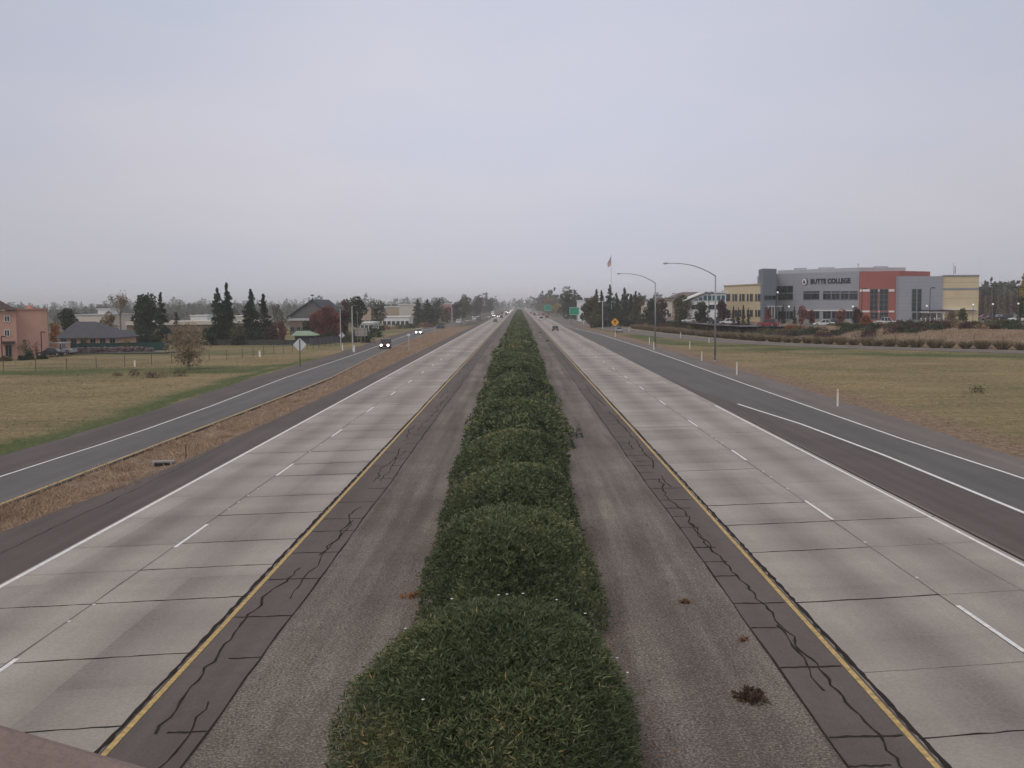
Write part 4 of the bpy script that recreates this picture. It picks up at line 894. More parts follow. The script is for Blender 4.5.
for q in (930, 937, 944, 951): x, y = plan(q, 268.4); b.tube([(x, y, GZ-.1), (x, y, zc-.25)], .14, 8)
attach(b.build('entrance_canopy', W_wht), col)
b = MB(); A = plan(930, 267.7); B = plan(952, 267.7); z2 = P(940, 310.6, 268)[2]; b.prism([A, B, shift(B, 0, 7.5), shift(A, 0, 7.5)], zc+.16, z2+.2); attach(b.build('fascia', M_roof), col)
b = MB(); b.tube([(Q0[0]+4.6, 280, 14.4), (Q0[0]+4.6, 280, 17.9)], .05, 6); b.tube([(Q0[0]+5.0, 280, 15), (Q0[0]+5.0, 280, 17)], .12, 6); attach(b.build('antenna', M_frame), col)
x, y = plan(857.5, 286); b = MB(); b.tube([(x, y, 16.9), (x, y, 18.1)], .06, 6); b.box(x, y, 18.0, .5, .1, .15); attach(b.build('antenna', M_frame), col)
# roof plant and lettering
b = MB()
for q, D, s_ in ((800, 305, 3), (826, 302, 4), (880, 296, 3.4)): x, y = plan(q, D); b.box(x, y, 16.95+.35, s_, 2.4, .8)
attach(b.build('roof_unit', W_lgt), col)
def lettering(txt, A, B, p0, p1, q0, q1, m, root, name='lettering'):
    cu = bpy.data.curves.new(name, 'FONT'); cu.body = txt; cu.extrude = .04; cu.offset = .028; ob_ = bpy.data.objects.new(name, cu); COL.objects.link(ob_)
    bpy.context.view_layer.update(); dg = bpy.context.evaluated_depsgraph_get(); me = bpy.data.meshes.new_from_object(ob_.evaluated_get(dg)); bpy.data.objects.remove(ob_)
    xs_ = [v.co.x for v in me.vertices]; ys_ = [v.co.y for v in me.vertices]; x0, x1, y0, y1 = min(xs_), max(xs_), min(ys_), max(ys_)
    s0, _ = onplane(p0, q0, A, B); s1, _ = onplane(p1, q0, A, B); pm = (p0+p1)/2; _, zt = onplane(pm, q0, A, B); _, zb = onplane(pm, q1, A, B)
    ux, uy = B[0]-A[0], B[1]-A[1]; L_ = math.hypot(ux, uy); ux /= L_; uy /= L_; nx, ny = uy, -ux
    if nx*-A[0]+ny*-A[1] < 0: nx, ny = -nx, -ny
    for v in me.vertices:
        s_ = s0+(v.co.x-x0)/(x1-x0)*(s1-s0); z = zb+(v.co.y-y0)/(y1-y0)*(zt-zb); o_ = .12+v.co.z*1.6; v.co = (A[0]+ux*s_+nx*o_, A[1]+uy*s_+ny*o_, z)
    me.materials.clear(); me.materials.append(m); o = bpy.data.objects.new(name, me); COL.objects.link(o); return attach(o, root)
lettering('BUTTE COLLEGE', G0, G1, 811, 850.8, 278.4, 283.4, M_black, col, 'wall_lettering')
b = MB(); s_, z_ = onplane(805.3, 281.7, G0, G1); ux, uy = (G1[0]-G0[0]), (G1[1]-G0[1]); L_ = math.hypot(ux, uy); ux /= L_; uy /= L_; nx, ny = uy, -ux
if nx*-G0[0]+ny*-G0[1] < 0: nx, ny = -nx, -ny
def disc(b, ds, dz, r, off, a0=0, a1=2*math.pi, r0=0., mi=0, n=28, r0b=None):
    vs, fs = [], []
    for i in range(n+1):
        t = a0+(a1-a0)*i/n; k = math.sin(math.pi*i/n) if r0b is not None else 1
        for rr_ in ((r0 if r0b is None else r-(r-r0)*k), r):
            q = s_+ds+rr_*math.cos(t); vs.append((G0[0]+ux*q+nx*off, G0[1]+uy*q+ny*off, z_+dz+rr_*math.sin(t)))
    for i in range(n): fs.append((2*i, 2*i+1, 2*i+3, 2*i+2))
    b.add(vs, fs, mi)
disc(b, -.2, 0, .85, .10, mi=1); disc(b, -.2, 0, 1.1, .12, -1.5, 1.5, .7, 0, 28, 1); disc(b, -.3, -.2, .36, .12, mi=0); disc(b, -.35, .28, .2, .125, mi=0)
attach(b.build('emblem', [M_black, W_wht]), col)

def simple_block(name, p0, p1, q0, D, dep, m, label, cat='building', roofm=None, over=.3, rh=.35, wins=0, z0=None, wz=(1., 2.2), rz_=0, D2=None):
    A, B = plan(p0, D), plan(p1, D2 or D); zt = P((p0+p1)/2, q0, ((D2 or D)+D)/2)[2]; zb = float(gh(*A))-.3 if z0 is None else z0
    root = empty(name, (A[0], A[1], zb), 0, label, cat); prism_part(root, 'wall', [A, B, shift(B, 0, dep), shift(A, 0, dep)], zb, zt-rh, m)
    prism_part(root, 'roof', [shift(A, -over, -over), shift(B, over, -over), shift(B, over, dep+over), shift(A, -over, dep+over)], zt-rh, zt, roofm or W_wht)
    L_ = math.dist(A, B)
    for k in range(wins): c_ = L_*(k+.5)/wins; window_m(root, A, B, c_-L_/wins*.3, c_+L_/wins*.3, zb+.3+wz[0], zb+.3+wz[1], 2)
    return root
def gable(name, p0, p1, pa, qe, qa, D, dep, m, rm, label, eave=None):
    'gable end towards the road'
    A, B = plan(p0, D), plan(p1, D); za = P(pa, qa, D)[2]; ze = P(pa, qe, D)[2]; ax = plan(pa, D)[0]; root = empty(name, (A[0], D, 0), 0, label, 'building')
    b = MB(); vs = [(A[0], D, -.3), (B[0], D, -.3), (B[0], D, ze), (ax, D, za), (A[0], D, ze)]; n_ = 5; vs2 = [(x, y+dep, z) for x, y, z in vs]
    b.add(vs+vs2, [(0, 1, 2, 3, 4), (9, 8, 7, 6, 5)]+[(i, (i+5), (i+1) % 5+5, (i+1) % 5) for i in range(5)]); attach(b.build('wall', m), root)
    b = MB()
    for (xe, sg) in ((A[0], -1), (B[0], 1)):
        dx = xe-ax; ex, ez = xe+dx*.12, ze-(za-ze)*.12; y0, y1 = D-.6, D+dep+.5; t = .28
        b.add([(ax, y0, za+.05), (ex, y0, ez+.05), (ex, y1, ez+.05), (ax, y1, za+.05), (ax, y0, za+.05+t), (ex, y0, ez+.05+t), (ex, y1, ez+.05+t), (ax, y1, za+.05+t)],
              [(0, 1, 2, 3), (7, 6, 5, 4), (0, 4, 5, 1), (1, 5, 6, 2), (2, 6, 7, 3)])
    attach(b.build('roof', rm), root); return root
def hip(name, p0, p1, r0, r1, qe, qr, D, dep, m, rm, label, base=0., wins=0):
    A, B = plan(p0, D), plan(p1, D); ze = P((p0+p1)/2, qe, D)[2]; zr = P((r0+r1)/2, qr, D+dep/2)[2]; xa, xb = plan(r0, D+dep/2)[0], plan(r1, D+dep/2)[0]
    root = empty(name, (A[0], D, base), 0, label, 'building'); ov = .6
    prism_part(root, 'wall', [(A[0]+ov, D+ov), (B[0]-ov, D+ov), (B[0]-ov, D+dep-ov), (A[0]+ov, D+dep-ov)], base-.3, ze, m)
    b = MB(); b.add([(A[0], D, ze-.15), (B[0], D, ze-.15), (B[0], D+dep, ze-.15), (A[0], D+dep, ze-.15), (A[0], D, ze), (B[0], D, ze), (B[0], D+dep, ze), (A[0], D+dep, ze), (xa, D+dep/2, zr), (xb, D+dep/2, zr)],
              [(3, 2, 1, 0), (0, 1, 5, 4), (1, 2, 6, 5), (2, 3, 7, 6), (3, 0, 4, 7), (4, 5, 9, 8), (5, 6, 9), (6, 7, 8, 9), (7, 4, 8)])
    attach(b.build('roof', rm), root); L_ = B[0]-A[0]-2*ov
    for k in range(wins): c_ = L_*(k+.5)/wins; window_m(root, (A[0]+ov, D+ov), (B[0]-ov, D+ov), c_-L_/wins*.25, c_+L_/wins*.25, base+1., base+2.0, 2)
    return root
# salmon three storey lodge on the left
W_sal = mat('salmon_plaster', (.54, .33, .255), .9, var=.07, scale=.6, bump=.3, bscale=20); W_tile = mat('brown_roof_tile', (.075, .05, .045), .9, var=.25, scale=1)
A, B = plan(14.3, 170), plan(47, 173); Z1 = P(30, 310, 171)[2]
lod = empty('lodge', (A[0], 170, 0), 0, 'salmon pink three storey lodge at the left edge of the picture', 'building')
prism_part(lod, 'wall', [A, B, shift(B, -8.5, 16), shift(A, -10, 16)], -.3, Z1, W_sal)
C0, C1 = plan(-60, 163), plan(15.5, 168.5)
prism_part(lod, 'front_bay', [C0, C1, shift(C1, -8.5, 14), shift(C0, -8, 14)], -.3, Z1-.15, W_sal)
b = MB(); facade_box(b, A, B, 0, math.dist(A, B)+.08, Z1, Z1+.22, .0, .4); attach(b.build('parapet', mat('salmon_trim', (.44, .22, .15), .9)), lod)
e0, e1, zr = shift(C0, -.6, -.7), shift(C1, .6, -.7), Z1+.05; b = MB(); pk = (C0[0]+2, C0[1]+7, zr+2.2)
b.add([(*e0, zr), (*e1, zr), (C1[0]-7.5, C1[1]+14, zr), (C0[0]-8, C0[1]+14, zr), pk, (C0[0]+4.5, C0[1]+8, zr+2.1)], [(0, 1, 5, 4), (1, 2, 5), (2, 3, 4, 5), (3, 0, 4), (3, 2, 1, 0)]); attach(b.build('roof', W_tile), lod)
for (q0, q1) in ((316.3, 321.2), (330.2, 335.8)): window(lod, C0, C1, 4.6, 9, q0, q1, 2, W_wht)
for (q0, q1) in ((316.3, 321.2), (330.2, 335.8), (346, 352)): window(lod, C0, C1, -14, -9, q0, q1, 2, W_wht)
window(lod, C0, C1, 5.4, 11, 345.5, 358.4, 2, M_frame, M_glass, 'door', 1)
b = MB(); s0 = onplane(2, 343, C0, C1); s1 = onplane(14.5, 343, C0, C1); facade_box(b, C0, C1, s0[0], s1[0], s0[1]-.1, s0[1]+.25, .6, 1.2); attach(b.build('porch_roof', W_tile), lod)
b = MB(); x, y = plan(29.5, 176); b.box(x, y, Z1+.35, .8, .8, .9); attach(b.build('chimney', W_sal), lod)
b = MB(); x, y = plan(47.3, 172.8); b.tube([(x, y, 0), (x, y, Z1+1.)], .05, 6); attach(b.build('downpipe', M_frame), lod)
simple_block('annex_shed', 48, 56, 343, 176, 5, W_sal, 'low pink annex wall at the right end of the salmon lodge', 'shed', W_lgt, .1, .15)
hip('slate_roof_house', 53, 118, 75, 95, 337.8, 321.6, 198, 11, W_sal, mat('slate', (.072, .072, .085), .85, var=.2, scale=1.2), 'single storey house with a large grey slate hipped roof behind the green screen fence', wins=6)
hip('low_roof_house', 112, 137, 118, 129, 338, 330, 218, 8, mat('dull_green_wall', (.10, .13, .12), .9), mat('green_grey_roof', (.06, .085, .08), .85, var=.2), 'low house with a green grey roof right of the slate roof house')
W_warm = mat('warm_white_wall', (.55, .50, .44), .9, var=.06); W_brn = mat('brown_wall', (.17, .125, .10), .9, var=.15); W_beige = mat('beige_wall', (.42, .33, .25), .9, var=.1)
simple_block('long_white_roof_shed', 126, 210, 321.3, 262, 14, W_brn, 'long low brown shed with a pale white roof behind the conifers at left', roofm=W_warm, rh=.9, wins=9)
simple_block('flat_roof_shed', 233, 262, 320.5, 275, 12, W_brn, 'brown flat roofed shed seen between the conifer pairs', roofm=W_warm, rh=.7, wins=3)
simple_block('pale_warehouse', 74, 109, 314.2, 330, 22, W_warm, 'pale grey warehouse behind the round green tree at left', roofm=W_lgt, wins=5)
simple_block('small_white_block', 97.5, 110, 308.5, 410, 12, W_wht, 'small white block standing above the slate roof on the horizon', roofm=W_wht, wins=2)
for i, (a, c_, q, D, m_, lb) in enumerate([(190, 207, 315, 420, W_wht, 'white flat roofed store left of the leftmost redwood'), (233, 246, 315.5, 430, W_warm, 'cream store behind the gap in the conifer pairs'), (0, 0, 0, 0, 0, 0),
                                         (361, 381, 307.5, 400, W_beige, 'beige two storey house behind the grey sign panel'), (383.5, 400, 306.5, 480, W_beige, 'long tan building left of the cream building'), (399, 415, 304, 470, W_warm, 'cream building with a white band left of the conifer pair'),
                                         (360, 372, 322.3, 300, W_wht, 'very low white roofed shed just behind the grey sign panel'), (440, 455, 303.5, 600, mat('dusty_pink_wall', (.45, .30, .27), .9), 'dusty pink building above the russet red tree'), (382, 409, 316.3, 380, W_wht, 'long white fronted shop left of the yellow fronted shop')]):
    if a: simple_block('town_building', a, c_, q, D, 14, m_, lb, roofm=(W_wht if i != 3 else W_lgt), wins=max(2, int((c_-a)/4)))
simple_block('yellow_front_shop', 408.5, 422, 316.6, 425, 12, mat('yellow_wall', (.55, .42, .20), .8), 'yellow fronted shop left of the dark conifer pair', roofm=mat('orange_fascia', (.55, .25, .06), .8), wins=2)
simple_block('roadside_shop', 472, 478, 316.5, 560, 6, W_wht, 'small white shop with cars before it at the far left roadside', wins=1)
gable('gabled_hall', 291, 329.5, 312.2, 315, 300.5, 300, 26, mat('grey_gable', (.13, .13, .125), .9, var=.15), mat('blue_black_roof', (.035, .042, .055), .8), 'hall with a steep dark gabled roof and grey gable behind the red trees')
b = MB(); x, y, z = P(312.4, 300.5, 299.8); b.tube([(x, y, z+.2), (x, y, z+1.4)], .05, 6); b.box(x, y, z+1.5, .9, .06, .35); b.ball(x, y, z+.5, .22)
h_ = [o for o in bpy.data.objects if o.name == 'gabled_hall'][0]; attach(b.build('weather_vane', M_black), h_)
simple_block('porch_building', 289, 313, 318.8, 288, 8, W_brn, 'low annex with a pale fascia in front of the dark gabled hall', roofm=W_lgt, rh=.5, wins=4)
hip('green_roof_pavilion', 290.5, 315, 296, 309, 335.3, 330.8, 222, 5, M_roof, mat('pale_green_roof', (.25, .33, .24), .8), 'small pavilion with a pale green roof beside the red tree')
# white hall with sloped roof and teal glazing, right
A, B = plan(686, 300), plan(726, 292); wh = empty('white_hall', (A[0], 300, GZ), 0, 'white hall with a sloping roof and slanted teal windows left of the yellow wing', 'building')
zt = P(706, 293, 296)[2]; zl = P(686, 300, 300)[2]; b = MB()
vs = [(A[0], A[1], GZ-.5), (B[0], B[1], GZ-.5), (B[0], B[1], zt), (plan(703, 297)[0], 296.6, zt-.3), (A[0], A[1], zl-.6)]; b.add(vs+[(x+2, y+20, z) for x, y, z in vs], [(0, 1, 2, 3, 4), (9, 8, 7, 6, 5)]+[(i, i+5, (i+1) % 5+5, (i+1) % 5) for i in range(5)]); attach(b.build('wall', W_wht), wh)
b = MB(); b.add([(A[0]-1.5, A[1]-1, zl-.6), (vs[3][0], 295.6, zt-.05), (vs[3][0]+2, 317, zt-.05), (A[0]+.5, A[1]+21, zl-.6), (A[0]-1.5, A[1]-1, zl-.3), (vs[3][0], 295.6, zt+.3), (vs[3][0]+2, 317, zt+.3), (A[0]+.5, A[1]+21, zl-.3)], [(3, 2, 1, 0), (4, 5, 6, 7), (0, 1, 5, 4), (1, 2, 6, 5), (2, 3, 7, 6), (3, 0, 4, 7)])
b.prism([shift(plan(703, 296.6), 0, -1), shift(B, .3, -1), shift(B, 2, 20), shift(plan(703, 296.6), 2, 20)], zt+.0, zt+.35); attach(b.build('roof', W_wht), wh)
for k in range(7): window(wh, A, B, 694.5+k*4.5+(0 if k else .5), 698.2+k*4.5, 299.3-min(k, 2)*1.9, 300.6, 1, W_wht, M_teal)
window(wh, A, B, 692, 706, 305, 309, 4); window(wh, A, B, 709, 722, 305, 309, 4)
simple_block('pale_store', 578.5, 585.5, 300, 470, 14, W_wht, 'white building showing between the dark broad tree and the olive tree', wins=1, z0=0)
simple_block('lot_building', 640, 672, 300.5, 400, 14, W_warm, 'cream low building behind the trees left of the white hall', roofm=W_brn, wins=6)
simple_block('lot_building', 655, 690, 298, 460, 16, W_beige, 'tan building with a brown roof farther behind the parking lot trees', roofm=W_brn, wins=6)
hip('brown_roof_building', 672, 725, 682, 715, 297.5, 292.0, 420, 18, W_beige, mat('taupe_roof', (.15, .11, .10), .9), 'long building with a taupe roof rising behind the white hall', base=2.)

# ------------------------------------------------------------------ parking lot, roads on the plateau
def sheet(name, pts, z, m): b = MB(); b.add([(x, y, z) for x, y in pts], [tuple(range(len(pts)))]); return struct(b.build(name, m))
sheet('parking_lot', [plan(742, 236), plan(1060, 224), plan(1060, 262), plan(978, 262), plan(900, 262), plan(820, 272), plan(768, 278), plan(745, 290), plan(722, 300), plan(676, 350), plan(655, 350), plan(672, 310), plan(705, 262)], GZ+.03, M_rampl)
sheet('parking_lot', [plan(979.5, 262.2), plan(1080, 262.2), plan(1080, 345), plan(979.5, 345)], GZ+.03, M_rampl)
sheet('frontage_road', [(-95, 178), (-62, 182), (-60, 187), (-95, 184)], .10, M_rampl)

# ------------------------------------------------------------------ vehicles
def paint(name, c_): return mat('paint_'+name, c_, .35, .2, var=.03, spec=.5)
CP = dict(maroon=(.10, .022, .028), white=(.70, .70, .70), dark=(.025, .028, .034), navy=(.028, .05, .09), teal=(.03, .065, .08), silver=(.40, .42, .44), red=(.28, .035, .04), grey=(.12, .12, .125), cream=(.55, .5, .4))
M_tyre = mat('tyre', (.02, .02, .02), .9); M_rim = mat('rim', (.4, .4, .4), .35, .8); M_auto = mat('car_glass', (.012, .015, .018), .08, spec=.7)
M_lit = mat('headlight_lit', (.9, .9, .85), .3, emit=(1, .97, .9), es=6); M_unlit = mat('headlight', (.6, .6, .6), .2); M_tail = mat('taillight', (.30, .012, .012), .3); M_tlit = mat('taillight_lit', (.6, .02, .02), .3, emit=(1, .05, .03), es=.9)
def vehicle(loc, rz, kind, colr, label, lit=False, group=None, cat=None, tail=False, big=.10):
    S_ = dict(sedan=(4.6, 1.8, 1.42, .82), suv=(4.6, 1.88, 1.75, 1.0), hatch=(4.2, 1.75, 1.5, .9), pickup=(5.3, 1.95, 1.82, 1.02), van=(5.0, 2.0, 2.0, 1.05), box_truck=(6.6, 2.2, 2.9, 1.1))[kind]
    Lc, Wc, Hc, belt = S_; pm = paint(colr, CP[colr])
    nm = {'sedan': 'car', 'suv': 'suv', 'hatch': 'car', 'pickup': 'pickup_truck', 'van': 'van', 'box_truck': 'box_truck'}[kind]
    root = empty(nm, loc, rz, label, cat or {'sedan': 'car', 'suv': 'SUV', 'hatch': 'car', 'pickup': 'pickup', 'van': 'van', 'box_truck': 'truck'}[kind], group)
    b = MB(); h2 = Lc/2; w2 = Wc/2
    def loft(secs, mi=0):
        'sections (y, zlo, zhi, halfwidth)'
        vs = []; fs = []
        for (y, zl, zh, hw) in secs: r_ = .12; vs += [(-hw+r_*.3, y, zl), (-hw, y, zl+r_), (-hw, y, zh-r_), (-hw+r_, y, zh), (hw-r_, y, zh), (hw, y, zh-r_), (hw, y, zl+r_), (hw-r_*.3, y, zl)]
        n_ = len(secs)
        for i in range(n_-1): fs += [(i*8+(k+1) % 8, i*8+k, (i+1)*8+k, (i+1)*8+(k+1) % 8) for k in range(8)]
        fs += [tuple(range(8)), tuple((n_-1)*8+k for k in range(7, -1, -1))]; b.add(vs, fs, mi)
    if kind == 'box_truck':
        loft([(h2-2.1, .4, 1.9, w2*.93), (h2-1.2, .4, 1.75, w2*.93), (h2-.7, .4, 1.2, w2*.92), (h2, .42, 1.05, w2*.86)]); b.box(0, -.95, 1.75, Wc, Lc-2.2, 2.2)
        b.box(0, 0, .55, Wc*.6, Lc*.95, .25)
    else:
        hood = belt-.06 if kind in ('sedan', 'hatch') else belt
        loft([(-h2, .38, belt*.93, w2*.86), (-h2+.25, .28, belt, w2*.97), (-h2*.3, .26, belt, w2), (h2*.35, .26, belt, w2), (h2*.75, .28, hood-.06, w2*.96), (h2-.08, .32, hood-.18, w2*.88), (h2, .36, hood-.26, w2*.8)])
    attach_l = lambda o: setattr(o, 'parent', root)
    attach_l(b.build('body', pm))
    g = MB(); r_ = MB()
    y0, y1, ty0, ty1 = {'sedan': (-h2+.75, h2*.42, -h2+1.35, h2*.08), 'hatch': (-h2+.15, h2*.42, -h2+.6, h2*.12), 'suv': (-h2+.1, h2*.40, -h2+.4, h2*.16), 'pickup': (-.75, h2*.42, -.6, h2*.18), 'van': (-h2+.05, h2*.55, -h2+.2, h2*.3), 'box_truck': (h2-2.08, h2-1.0, h2-2.05, h2-1.45)}[kind]
    zt = Hc if kind != 'box_truck' else 2.15; zb_ = belt-.04 if kind != 'box_truck' else 1.15; wt = w2*.78 if kind in ('sedan', 'hatch') else w2*.84; wb = w2*.95
    vs = [(-wb, y0, zb_), (wb, y0, zb_), (wb, y1, zb_), (-wb, y1, zb_), (-wt, ty0, zt-.05), (wt, ty0, zt-.05), (wt, ty1, zt-.05), (-wt, ty1, zt-.05)]
    g.add(vs, [(0, 1, 5, 4), (1, 2, 6, 5), (2, 3, 7, 6), (3, 0, 4, 7), (4, 5, 6, 7)]); attach_l(g.build('window', M_auto))
    r_.prism([(-wt-.02, ty0-.05), (wt+.02, ty0-.05), (wt+.02, ty1+.05), (-wt-.02, ty1+.05)], zt-.055, zt)
    for (i, j) in ((0, 4), (1, 5), (2, 6), (3, 7)): r_.tube([vs[i], vs[j]], .045, 5)
    for sx in (-1, 1): ym = (y0+y1)/2-.05; r_.tube([(sx*(wb+.005), ym, zb_), (sx*(wt+.005), (ty0+ty1)/2, zt-.04)], .035, 5)
    attach_l(r_.build('roof', pm))
    if kind == 'pickup':
        d = MB(); d.box(0, -h2*.62, belt+.012, Wc*.78, h2*.68, .02); attach_l(d.build('bed', M_tyre))
    wr = .33 if kind in ('sedan', 'hatch') else .38
    for sx in (-1, 1):
        for yy_ in (h2*.64, -h2*.62):
            t = MB(); t.tube([(sx*(w2-.20), yy_, wr), (sx*(w2+.01), yy_, wr)], wr, 14); wo = t.build('wheel', M_tyre); wo.parent = root
            t = MB(); t.tube([(sx*(w2+.00), yy_, wr), (sx*(w2+.025), yy_, wr)], wr*.6, 10); ri = t.build('rim', M_rim); ri.parent = wo
        t = MB(); t.tube([(sx*w2*.66, h2-.12, belt-.30), (sx*w2*.66, h2+.02, belt-.30)], big if lit else .09, 10); attach_l(t.build('headlight', M_lit if lit else M_unlit))
        t = MB(); t.box(sx*w2*.74, -h2+.02, belt-.16, .28, .1, .14); attach_l(t.build('taillight', M_tlit if tail else M_tail))
    t = MB(); t.box(0, h2-.01, belt-.45, Wc*.5, .08, .16); attach_l(t.build('grille', M_black))
    t = MB(); t.box(0, -h2-.0, belt-.38, .32, .05, .15); attach_l(t.build('number_plate', W_wht))
    return root
def place(px, py, z=.014): x, y, _ = gp(px, py); return (x, y, z)
pi = math.pi
vehicle(place(385.6, 348.6), pi+.05, 'suv', 'maroon', 'dark maroon SUV with both headlights lit, nearest vehicle on the left ramp', True, 'vehicles on the left ramp', big=.21)
vehicle(place(419.3, 334), pi-.03, 'sedan', 'white', 'white car with lit headlights behind the maroon SUV on the left ramp', True, 'vehicles on the left ramp', big=.22)
vehicle(place(440.5, 328.3), pi-.1, 'pickup', 'dark', 'dark pickup on the left ramp by the conifer pair', False, 'vehicles on the left ramp')
vehicle(place(459, 324), pi-.1, 'van', 'white', 'white van beside the lamp pole at the far end of the left ramp', False, 'vehicles on the left ramp')
vehicle(place(467.5, 322.2), pi-.1, 'sedan', 'cream', 'pale cream car right behind the white van on the left ramp', False, 'vehicles on the left ramp')
vehicle(place(478.5, 320), pi-.25, 'sedan', 'dark', 'dark car side on at the head of the left ramp', False, 'vehicles on the left ramp')
vehicle(place(488.5, 318), pi, 'sedan', 'white', 'white car in the outer left lane beyond the dark car', False, 'oncoming vehicles on the freeway')
vehicle(place(495.5, 322.5), pi, 'sedan', 'navy', 'dark blue car, nearest one in the left freeway lanes', False, 'oncoming vehicles on the freeway')
vehicle(place(501.5, 318.2), pi, 'suv', 'maroon', 'dark red SUV in the inner left lane behind the dark blue car', False, 'oncoming vehicles on the freeway')
for i, (x_, y_, k_, c_, lt) in enumerate([(-13.3, 660, 'sedan', 'silver', True), (-9.6, 745, 'sedan', 'dark', False), (-9.5, 1040, 'suv', 'white', True), (-13.2, 1180, 'sedan', 'red', False), (-9.6, 1250, 'van', 'white', True), (9.4, 620, 'sedan', 'white', False), (13.0, 700, 'sedan', 'red', False), (9.3, 860, 'suv', 'grey', False)]):
    vehicle((x_, y_, .014), pi if x_ < 0 else 0, k_, c_, ['far silver car with lit headlights in the outer left lane', 'far dark car in the inner left lane', 'very far white SUV with lit headlights in the inner left lane', 'very far red car near the vanishing point on the left', 'farthest white van near the vanishing point on the left',
        'far white car in the inner right lane beyond the dark SUV', 'far red car in the outer right lane', 'far grey SUV in the inner right lane'][i], lt, 'oncoming vehicles on the freeway' if x_ < 0 else 'vehicles driving away on the freeway', big=.17, tail=x_ > 0)
x, y, _ = P(486, 313, 900); vehicle((-19.6, 760, .014), pi, 'box_truck', 'white', 'far white box truck by the red brown tree on the left side', False, 'oncoming vehicles on the freeway')
vehicle((-13.3, 800, .014), pi, 'van', 'red', 'far red van in the left lanes', False, 'oncoming vehicles on the freeway')
vehicle((-9.6, 900, .014), pi, 'van', 'white', 'far white van with glaring headlights in the inner left lane', True, 'oncoming vehicles on the freeway', big=.2)
vehicle((-13.3, 1010, .014), pi, 'suv', 'silver', 'farthest vehicle with lit headlights in the outer left lane', True, 'oncoming vehicles on the freeway', big=.2)
vehicle((-17.2, 700, .014), pi, 'sedan', 'white', 'far white car with lit headlights in the outermost left lane', True, 'oncoming vehicles on the freeway', big=.2)
vehicle(place(555.3, 330.8), 0, 'sedan', 'teal', 'dark blue green car, nearest one in the right freeway lanes', False, 'vehicles driving away on the freeway')
vehicle(place(541.3, 320.6), 0, 'van', 'white', 'white van driving away in the right freeway lanes', False, 'vehicles driving away on the freeway')
vehicle(place(547, 318.6), 0, 'suv', 'maroon', 'dark red SUV right of the white van', False, 'vehicles driving away on the freeway', tail=True)
vehicle(place(543, 316.2), 0, 'suv', 'red', 'red SUV just beyond the white van in the right lanes', False, 'vehicles driving away on the freeway', tail=True)
vehicle(place(534.3, 315.2), 0, 'suv', 'dark', 'dark SUV in the inner right lane beyond the white van', False, 'vehicles driving away on the freeway')
vehicle((12.9, 1000, .014), 0, 'van', 'white', 'farthest white van in the outer right lane', False, 'vehicles driving away on the freeway')
vehicle((9.4, 1150, .014), 0, 'sedan', 'silver', 'farthest silver car in the inner right lane', False, 'vehicles driving away on the freeway')
vehicle(place(618.3, 332.2, .02), .12, 'sedan', 'silver', 'silver car seen from behind on the right ramp below the yellow arrow sign', False)
def lot(px, D, rz, kind, colr, lb): x, y, _ = P(px, 315, D); return vehicle((x, y, max(float(gh(x, y))+.03, GZ+.035 if D > 226 else 0)), rz, kind, colr, lb, group='parked vehicles')
lot(768, 234, .9, 'suv', 'red', 'red SUV parked before the left corner of the college'); lot(824, 236, 1.3, 'sedan', 'white', 'white car parked below the grey facade of the college')
lot(886, 238, -1.5, 'pickup', 'white', 'white pickup parked side on before the brick wall'); lot(833, 240, 1.3, 'sedan', 'maroon', 'dark red car parked behind the white car at the college')
lot(718, 268, 1.2, 'sedan', 'dark', 'dark car parked right of the taller street lamp'); lot(729, 264, 1.2, 'sedan', 'white', 'white car parked beside the dark car near the yellow wing')
for i, (px, D, c_, k_) in enumerate([(649, 350, 'white', 'suv'), (660, 340, 'silver', 'sedan'), (690, 292, 'white', 'sedan'), (699, 290, 'cream', 'suv'), (708, 287, 'grey', 'sedan')]):
    lot(px, D, 1.4, k_, c_, ['white SUV parked left of the shorter street lamp', 'silver car parked right of the shorter street lamp', 'white car parked under the wide olive tree', 'cream SUV parked before the white hall', 'grey car parked before the white hall'][i])
for i, (px, D, c_, k_) in enumerate([(984, 300, 'red', 'sedan'), (990, 285, 'maroon', 'sedan'), (998, 292, 'white', 'sedan'), (1004, 284, 'dark', 'suv'), (1011, 297, 'silver', 'sedan'), (1018, 262, 'white', 'suv'), (1028, 262, 'white', 'sedan')]):
    lot(px, D, 1.45, k_, c_, ['red car parked right of the college', 'maroon car parked in front of the red one at right', 'white car parked by the globe lamp at right', 'dark SUV parked before the slender trees at right', 'silver car parked before the slender trees at right', 'white SUV, nearest one in the parking lot at the right edge', 'white car cut off by the right edge of the picture'][i])
x, y, _ = gp(60, 355); vehicle((x, y, .12), pi/2, 'pickup', 'silver', 'silver pickup parked right of the salmon lodge', group='vehicles by the lodge')
x, y, _ = gp(51, 357); vehicle((x, y, .12), pi/2, 'sedan', 'dark', 'dark car parked against the salmon lodge wall', group='vehicles by the lodge')

